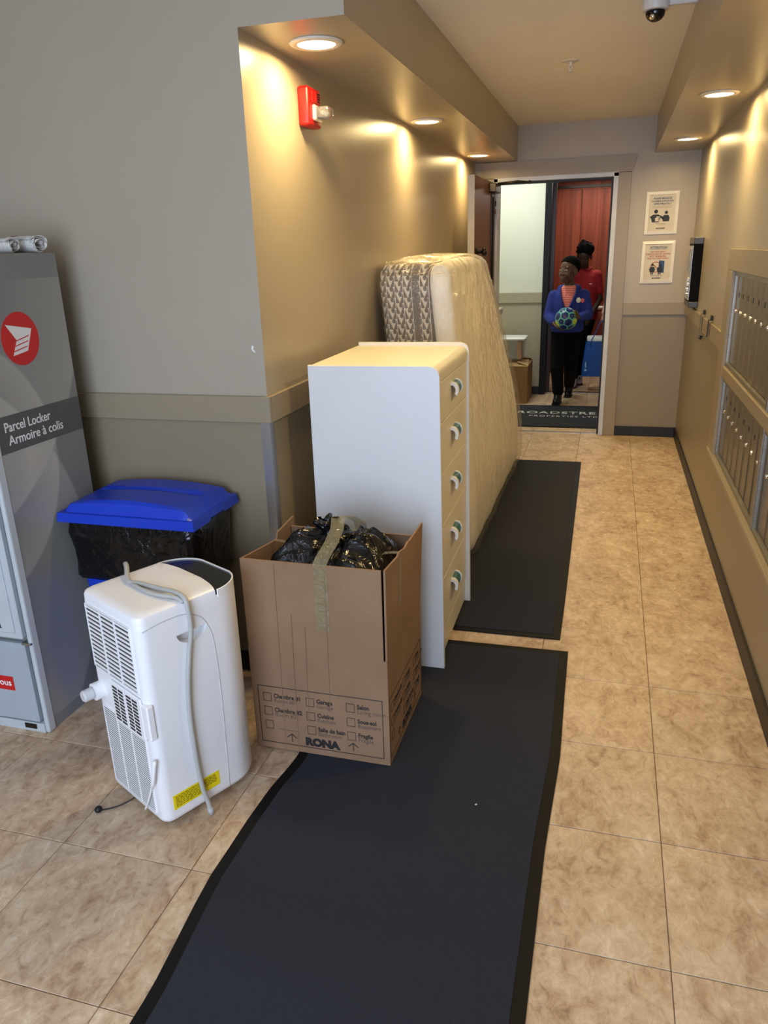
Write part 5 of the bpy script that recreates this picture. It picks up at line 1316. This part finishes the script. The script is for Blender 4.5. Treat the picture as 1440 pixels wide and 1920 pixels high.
M_hair = mat('black_curly_hair', (7, 6, 6), 0.95, bump=0.5, bscale=220, spec=0.12)
bm = B(); ball(bm, (0, 0, 0), 1, 0, 64, (0.0765, 0.0945, 0.0830))
bmesh.ops.bisect_plane(bm, geom=bm.verts[:] + bm.edges[:] + bm.faces[:], plane_co=(0, 0, -0.010), plane_no=Vector((0, -0.66, 1)).normalized(), clear_inner=True)
for v in bm.verts: v.co = P1(v.co.x, v.co.y - 0.0125, v.co.z + 0.036)
o = obj('hair', bm, M_hair, None, smooth=True); shift(o, boy)
md = o.modifiers.new('thick', 'SOLIDIFY'); md.thickness = 0.006; md.offset = -0.6
o['label'] = 'short cropped black hair'
bm = B(); torso(bm, [((-0.402, 8.015, 0.66), 0.146, 0.102), ((-0.402, 8.015, 0.77), 0.134, 0.096)])
for s in (0, 1):
    capsule(bm, [(hips[s], 0.088), (knees[s], 0.070), ((ank[s][0], ank[s][1], ank[s][2] + 0.035), 0.058)])
garment('trousers', bm, 0.009, M_pants, boy)
M_stripe = bpy.data.materials.new('coral_striped_jersey'); M_stripe.use_nodes = True
t = NT(M_stripe); b = t.bsdf(); X = t.xyz(t.coord())
sw = t.math('GREATER_THAN', t.math('FRACT', t.math('DIVIDE', X[2], 0.0165)), 0.52); pr = t.math('GREATER_THAN', t.noise(t.coord(), 40, 3), 0.63)
t.link(t.mix(t.math('MULTIPLY', pr, 0.6), t.mix(sw, lin(232, 92, 82), lin(244, 176, 160)), lin(150, 44, 48)), b.inputs['Base Color']); b.inputs['Roughness'].default_value = 0.85
bm = B(); torso(bm, [((-0.402, 8.012, 0.70), 0.130, 0.094), ((-0.402, 8.005, 0.90), 0.130, 0.094), ((-0.40, 8.008, 1.05), 0.136, 0.092), ((-0.40, 8.010, 1.120), 0.094, 0.078), ((-0.40, 8.004, 1.150), 0.074, 0.068), ((-0.40, 8.000, 1.170), 0.060, 0.060)])
garment('t_shirt', bm, 0.008, M_stripe, boy)
M_hood = mat('royal_blue_fleece', (34, 48, 126), 0.95, bump=0.25, bscale=180)
def vneck(b):
    kill = []
    for f_ in b.faces:
        c = f_.calc_center_median()
        if c.y < 7.99 and c.z > 0.925 and abs(c.x + 0.408) < 0.006 + 0.40 * (c.z - 0.925) and c.z < 1.3: kill.append(f_)
        elif c.z > 1.11 and math.hypot(c.x + 0.40, c.y - 7.995) < 0.066: kill.append(f_)
    bmesh.ops.delete(b, geom=kill, context='FACES')
bm = B(); torso(bm, [((-0.402, 8.015, 0.725), 0.152, 0.112), ((-0.402, 8.012, 0.755), 0.162, 0.118), ((-0.402, 8.005, 0.85), 0.160, 0.118), ((-0.40, 8.005, 1.00), 0.165, 0.114), ((-0.40, 8.010, 1.075), 0.160, 0.100), ((-0.40, 8.015, 1.120), 0.112, 0.084), ((-0.40, 8.015, 1.165), 0.078, 0.070)])
for s in (0, 1):
    w = Vector(wri[s]); e = Vector(elb[s]); cuff = e.lerp(w, 0.88)
    capsule(bm, [(sho[s], 0.060), (elb[s], 0.054), (e.lerp(w, 0.75), 0.047), (cuff, 0.038)])
capsule(bm, [((-0.485, 8.04, 1.140), 0.034), ((-0.40, 8.09, 1.145), 0.050), ((-0.315, 8.04, 1.142), 0.034)])
hood = garment('hoodie', bm, 0.008, M_hood, boy, post=vneck)
bm = B()
for sx in (-1, 1): tube(bm, [(-0.408 + sx * 0.010, 7.884, 0.930), (-0.406 + sx * 0.052, 7.885, 1.030), (-0.402 + sx * 0.076, 7.910, 1.105), (-0.40 + sx * 0.080, 7.965, 1.158)], 0.0115, 8)
z = garment('zip_edge', bm, 0.006, M_hood, boy, it=1)
bm = B(); ball(bm, (-0.300, 7.900, 1.035), 0.024, 0, 14, (1, 0.25, 1.1)); ball(bm, (-0.262, 7.912, 1.030), 0.019, 1, 14, (1, 0.3, 1.2)); o = obj('chest_patch', bm, [mat('patch_white', (220, 216, 206), 0.8), mat('patch_pink', (214, 92, 104), 0.8)], None, smooth=True, kind='stuff'); shift(o, boy); o['label'] = 'white and pink chest patch'
for s in (0, 1): shoe(boy, ank[s], toes[s], M_boot, M_black, 0.048, 0.06, 'boot')

# --- the soccer ball, thirty-two panels
sb = thing('soccer_ball', 'navy and lime soccer ball held in the boy’s hands'.replace('’', "'"), 'ball', bc)
ph = (1 + 5 ** 0.5) / 2
pent = [Vector(v).normalized() for v in [(0, s1, s2 * ph) for s1 in (-1, 1) for s2 in (-1, 1)] + [(s1, s2 * ph, 0) for s1 in (-1, 1) for s2 in (-1, 1)] + [(s2 * ph, 0, s1) for s1 in (-1, 1) for s2 in (-1, 1)]]
hexa = []
for i in range(12):
    for j in range(i + 1, 12):
        for k in range(j + 1, 12):
            if pent[i].dot(pent[j]) > 0.4 and pent[j].dot(pent[k]) > 0.4 and pent[i].dot(pent[k]) > 0.4: hexa.append((pent[i] + pent[j] + pent[k]).normalized())
cen = [(c, 2.327) for c in pent] + [(c, 2.267) for c in hexa]
Q = Quaternion((0.9, 0.25, 0.3, 0.1)).normalized()
g = B(); bmesh.ops.create_icosphere(g, subdivisions=6, radius=1.0)
pan = {}
for f_ in g.faces:
    d = f_.calc_center_median().normalized(); sc = sorted(((d.dot(c) / r, i) for i, (c, r) in enumerate(cen)), reverse=True); pan.setdefault(sc[0][1], []).append((f_, (sc[0][0] - sc[1][0]) / sc[0][0]))
BM_ = [mat('ball_lime', (140, 226, 60), 0.35), mat('ball_sky_blue', (44, 128, 206), 0.3), mat('ball_navy', (22, 34, 92), 0.3), mat('ball_yellow', (198, 214, 60), 0.35), mat('ball_silver', (190, 200, 206), 0.3)]
for pi, fl_ in pan.items():
    bm = B(); cache = {}; accent = pi % 3 == 0
    for f_, mg in fl_:
        vs = []
        for v in f_.verts:
            if v not in cache: cache[v] = bm.verts.new(Q @ (v.co.normalized() * BR))
            vs.append(cache[v])
        nf = bm.faces.new(vs); nf.material_index = 0 if mg < 0.016 else (2 if mg < 0.026 else (1 if mg < 0.052 else ((3 if accent and pi >= 12 else 2) if mg < 0.17 or pi >= 12 else 4)))
    for v in bm.verts:
        if v.is_boundary: v.co *= 0.985
    obj('panel', bm, BM_, sb, smooth=True)
g.free()

# --- the woman behind the boy
wo = thing('person', 'woman in red polo shirt with head bowed, behind the boy', 'person', (-0.30, 9.05, 0), group='people leaving the lift')
SK2 = skin_mat('deep_brown_skin', (58, 36, 28))
hc2 = (-0.303, 8.970, 1.425)
hips2 = ((-0.365, 9.06, 0.81), (-0.225, 9.06, 0.81)); kn2 = ((-0.362, 8.98, 0.44), (-0.285, 9.07, 0.44)); an2 = ((-0.352, 9.00, 0.095), (-0.295, 9.22, 0.10)); to2 = ((-0.350, 8.90, 0.03), (-0.290, 9.12, 0.03))
sh2 = ((-0.420, 9.06, 1.215), (-0.165, 9.06, 1.220)); el2 = ((-0.45, 9.08, 0.965), (-0.118, 9.08, 0.965)); wr2 = ((-0.41, 8.94, 0.81), (-0.192, 8.93, 0.825))
bm = B(); P2, HM2 = add_head(bm, hc2, (-0.16, -0.80, -0.56), (0, -0.5, 0.8), 0.98)
capsule(bm, [((-0.295, 9.07, 1.20), 0.052), ((-0.300, 9.03, 1.36), 0.048)])
torso(bm, [((-0.295, 9.06, 0.80), 0.145, 0.100), ((-0.295, 9.06, 0.95), 0.120, 0.088), ((-0.295, 9.05, 1.10), 0.135, 0.095), ((-0.293, 9.06, 1.22), 0.120, 0.075), ((-0.293, 9.065, 1.275), 0.060, 0.055)])
for s in (0, 1):
    capsule(bm, [(hips2[s], 0.084), (kn2[s], 0.054), (an2[s], 0.030), (to2[s], 0.012)]); capsule(bm, [(sh2[s], 0.050), (el2[s], 0.039), (wr2[s], 0.027)])
    fingers(bm, wr2[s], (0.05 if s == 0 else -0.25, -0.35, -0.85), (0.6 if s == 0 else -0.6, 0.2, 0), 0.95, 0.35, 1 if s else -1)
o = remeshed('body', bm, 0.0058, 3, None, SK2); shift(o, wo)
bm = B(); ball(bm, P2(0, -0.034, 0.056), 1, 0, 28, (0.088, 0.098, 0.088), HM2)
for k in range(46):
    a = rnd.uniform(0, 2 * PI); e = rnd.uniform(-0.2, 1.3); ball(bm, P2(0.088 * math.cos(a) * math.cos(e), -0.036 + 0.092 * math.sin(a) * math.cos(e), 0.056 + 0.084 * math.sin(e)) if math.sin(a) < 0.35 or e > 0.75 else P2(0.05 * math.cos(a), -0.06, 0.1), 0.016, 0, 8)
ball(bm, P2(0.022, -0.085, 0.112), 0.032, 0, 14); ball(bm, P2(0.034, -0.080, 0.138), 0.020, 0, 12)
o = remeshed('hair', bm, 0.007, 1, None, M_hair); shift(o, wo); o['label'] = 'black twisted hair gathered in a bun'
M_polo = mat('red_pique', (146, 12, 24), 0.85, bump=0.2, bscale=260)
def cut_polo(b):
    bmesh.ops.delete(b, geom=[f_ for f_ in b.faces if f_.calc_center_median().z > 1.26 and math.hypot(f_.calc_center_median().x + 0.295, f_.calc_center_median().y - 9.06) < 0.058], context='FACES')
bm = B(); torso(bm, [((-0.295, 9.06, 0.755), 0.168, 0.124), ((-0.295, 9.06, 0.85), 0.160, 0.118), ((-0.295, 9.055, 0.98), 0.150, 0.110), ((-0.295, 9.045, 1.10), 0.160, 0.115), ((-0.293, 9.06, 1.215), 0.150, 0.092), ((-0.293, 9.065, 1.262), 0.100, 0.074), ((-0.293, 9.06, 1.295), 0.072, 0.066)])
for s in (0, 1):
    e = Vector(sh2[s]).lerp(Vector(el2[s]), 0.62); capsule(bm, [(sh2[s], 0.064), (e, 0.058)])
garment('polo_shirt', bm, 0.009, M_polo, wo, post=cut_polo)
bm = B()
tube(bm, [(-0.293 + 0.070 * math.cos(a), 9.062 + 0.062 * math.sin(a), 1.300 - 0.02 * (math.sin(a) < -0.5)) for a in [2 * PI * k / 16 - PI / 2 for k in range(17)]], 0.012, 8, smooth=2); o = garment('collar', bm, 0.006, M_polo, wo, it=1)
bm = B(); box(bm, (-0.235, 8.925, 1.135), (-0.205, 8.93, 1.142)); o = obj('logo', bm, mat('logo_white', (226, 210, 208), 0.8), None); shift(o, wo)
bm = B(); torso(bm, [((-0.295, 9.06, 0.76), 0.158, 0.112), ((-0.295, 9.06, 0.84), 0.150, 0.108)])
for s in (0, 1): capsule(bm, [(hips2[s], 0.096), (kn2[s], 0.068), ((an2[s][0], an2[s][1], an2[s][2] + 0.03), 0.052)])
garment('trousers', bm, 0.010, M_pants, wo)
M_sneak = mat('pale_grey_sneaker', (176, 176, 176), 0.6); M_soleb = mat('dark_sole', (40, 40, 42), 0.7)
for s in (0, 1): shoe(wo, an2[s], to2[s], M_sneak, M_soleb, 0.040, 0.0, 'sneaker')

# --- the person mostly hidden behind the right jamb, and the bag
hp = thing('person', 'person mostly hidden by the right door jamb, bare forearm holding a blue bag', 'person', (0.20, 9.08, 0), group='people leaving the lift')
SK3 = skin_mat('light_tan_skin', (198, 146, 120))
hips3 = ((0.13, 9.08, 0.86), (0.27, 9.08, 0.86)); kn3 = ((0.135, 9.05, 0.47), (0.27, 9.06, 0.47)); an3 = ((0.14, 9.10, 0.095), (0.27, 9.12, 0.095)); to3 = ((0.13, 8.98, 0.03), (0.275, 9.0, 0.03))
sh3 = ((0.055, 9.08, 1.335), (0.355, 9.08, 1.335)); el3 = ((-0.004, 9.03, 1.06), (0.40, 9.10, 1.05)); wr3 = ((-0.060, 8.83, 0.835), (0.40, 8.96, 0.83))
bm = B(); P3, HM3 = add_head(bm, (0.205, 9.04, 1.575), (-0.1, -1, 0), (0, 0, 1), 0.99)
capsule(bm, [((0.205, 9.09, 1.36), 0.054), ((0.205, 9.07, 1.52), 0.050)])
torso(bm, [((0.20, 9.08, 0.86), 0.140, 0.098), ((0.20, 9.08, 1.02), 0.125, 0.090), ((0.205, 9.08, 1.20), 0.145, 0.098), ((0.205, 9.08, 1.33), 0.135, 0.080), ((0.205, 9.085, 1.39), 0.062, 0.056)])
for s in (0, 1):
    capsule(bm, [(hips3[s], 0.084), (kn3[s], 0.055), (an3[s], 0.030), (to3[s], 0.012)]); capsule(bm, [(sh3[s], 0.050), (el3[s], 0.040), (wr3[s], 0.028)])
fingers(bm, wr3[0], (-0.20, -0.20, -0.95), (0.75, 0.25, 0), 0.95, 0.95, -1); fingers(bm, wr3[1], (0, -0.3, -0.9), (-1, 0, 0), 0.95, 0.4, 1)
o = remeshed('body', bm, 0.0060, 3, None, SK3); shift(o, hp); eyes(hp, P3, HM3, 0.99)
bm = B(); ball(bm, P3(0, -0.024, 0.046), 1, 0, 24, (0.082, 0.094, 0.084), HM3); o = remeshed('hair', bm, 0.008, 2, None, mat('brown_hair', (52, 36, 26), 0.8, bump=0.4, bscale=150)); shift(o, hp)
bm = B(); torso(bm, [((0.20, 9.08, 0.83), 0.160, 0.116), ((0.20, 9.08, 1.02), 0.148, 0.108), ((0.205, 9.075, 1.20), 0.166, 0.116), ((0.205, 9.08, 1.33), 0.158, 0.094), ((0.205, 9.085, 1.375), 0.085, 0.072)])
for s in (0, 1): capsule(bm, [(sh3[s], 0.062), (Vector(sh3[s]).lerp(Vector(el3[s]), 0.55), 0.056)])
garment('t_shirt', bm, 0.010, mat('grey_jersey', (120, 120, 122), 0.9), hp)
bm = B(); torso(bm, [((0.20, 9.08, 0.81), 0.154, 0.112), ((0.20, 9.08, 0.88), 0.150, 0.108)])
for s in (0, 1): capsule(bm, [(hips3[s], 0.096), (kn3[s], 0.070), ((an3[s][0], an3[s][1], an3[s][2] + 0.03), 0.054)])
garment('trousers', bm, 0.011, M_pants, hp)
for s in (0, 1): shoe(hp, an3[s], to3[s], M_sneak, M_soleb, 0.040, 0.0, 'sneaker')

tb = thing('tote_bag', 'blue reusable carrier bag hanging from the hidden person’s hand'.replace('’', "'"), 'bag', (-0.103, 8.79, 0.165))
M_tb = mat('blue_woven_bag', (10, 74, 158), 0.5, bump=0.3, bscale=40)
bm = B(); rings(bm, [tub(0.0, 0.31, 0.15, 0.02), tub(0.10, 0.315, 0.165, 0.02), tub(0.25, 0.285, 0.17, 0.02), tub(0.375, 0.255, 0.17, 0.02), tub(0.375, 0.245, 0.16, 0.02), tub(0.012, 0.29, 0.14, 0.02)]); obj('sack', bm, M_tb, tb, auto=40)
for y in (-0.083, 0.083):
    bm = B();     rs = []
    path = [(-0.075, y, 0.33), (-0.072, y, 0.39), (-0.03, y * 0.6, 0.47), (0.005, y * 0.15, 0.570), (0.030, y * 0.08, 0.596), (0.051, y * 0.15, 0.570), (0.085, y * 0.6, 0.47), (0.088, y, 0.39), (0.088, y, 0.33)]
    tube(bm, path, 0.011, 8, flat=0.35); obj('handle', bm, M_tb, tb, smooth=True)
bm = B(); Mb = plane_M((0, -0.0835, 0), (1, 0, 0), (0, 0, 1))
bm = B(); Mb = plane_M((0, -0.084, 0), (1, 0, 0), (0, 0, 1)); ppoly(bm, Mb, [(-0.122, 0.10), (-0.108, 0.10), (-0.110, 0.15), (-0.118, 0.17), (-0.124, 0.14)]); pbox(bm, Mb, (-0.126, 0.06), (-0.104, 0.085)); pbox(bm, Mb, (0.06, 0.03), (0.11, 0.05)); obj('print', bm, mat('bag_print', (150, 188, 214), 0.7), tb, kind='stuff')
st = thing('lidded_tub', 'tub with a rounded white lid sitting in the blue carrier bag', 'tub', (-0.103, 8.79, 0.212))
bm = B(); rings(bm, [tub(0.0, 0.20, 0.12, 0.03), tub(0.34, 0.225, 0.14, 0.03)]); obj('container', bm, mat('tub_blue', (60, 110, 170), 0.5), st, auto=35)
bm = B(); rings(bm, [tub(0.336, 0.232, 0.146, 0.035), tub(0.345, 0.238, 0.15, 0.035), tub(0.375, 0.238, 0.15, 0.035), tub(0.385, 0.225, 0.138, 0.035)]); obj('lid', bm, mat('lid_white', (236, 236, 234), 0.4), st, auto=35)
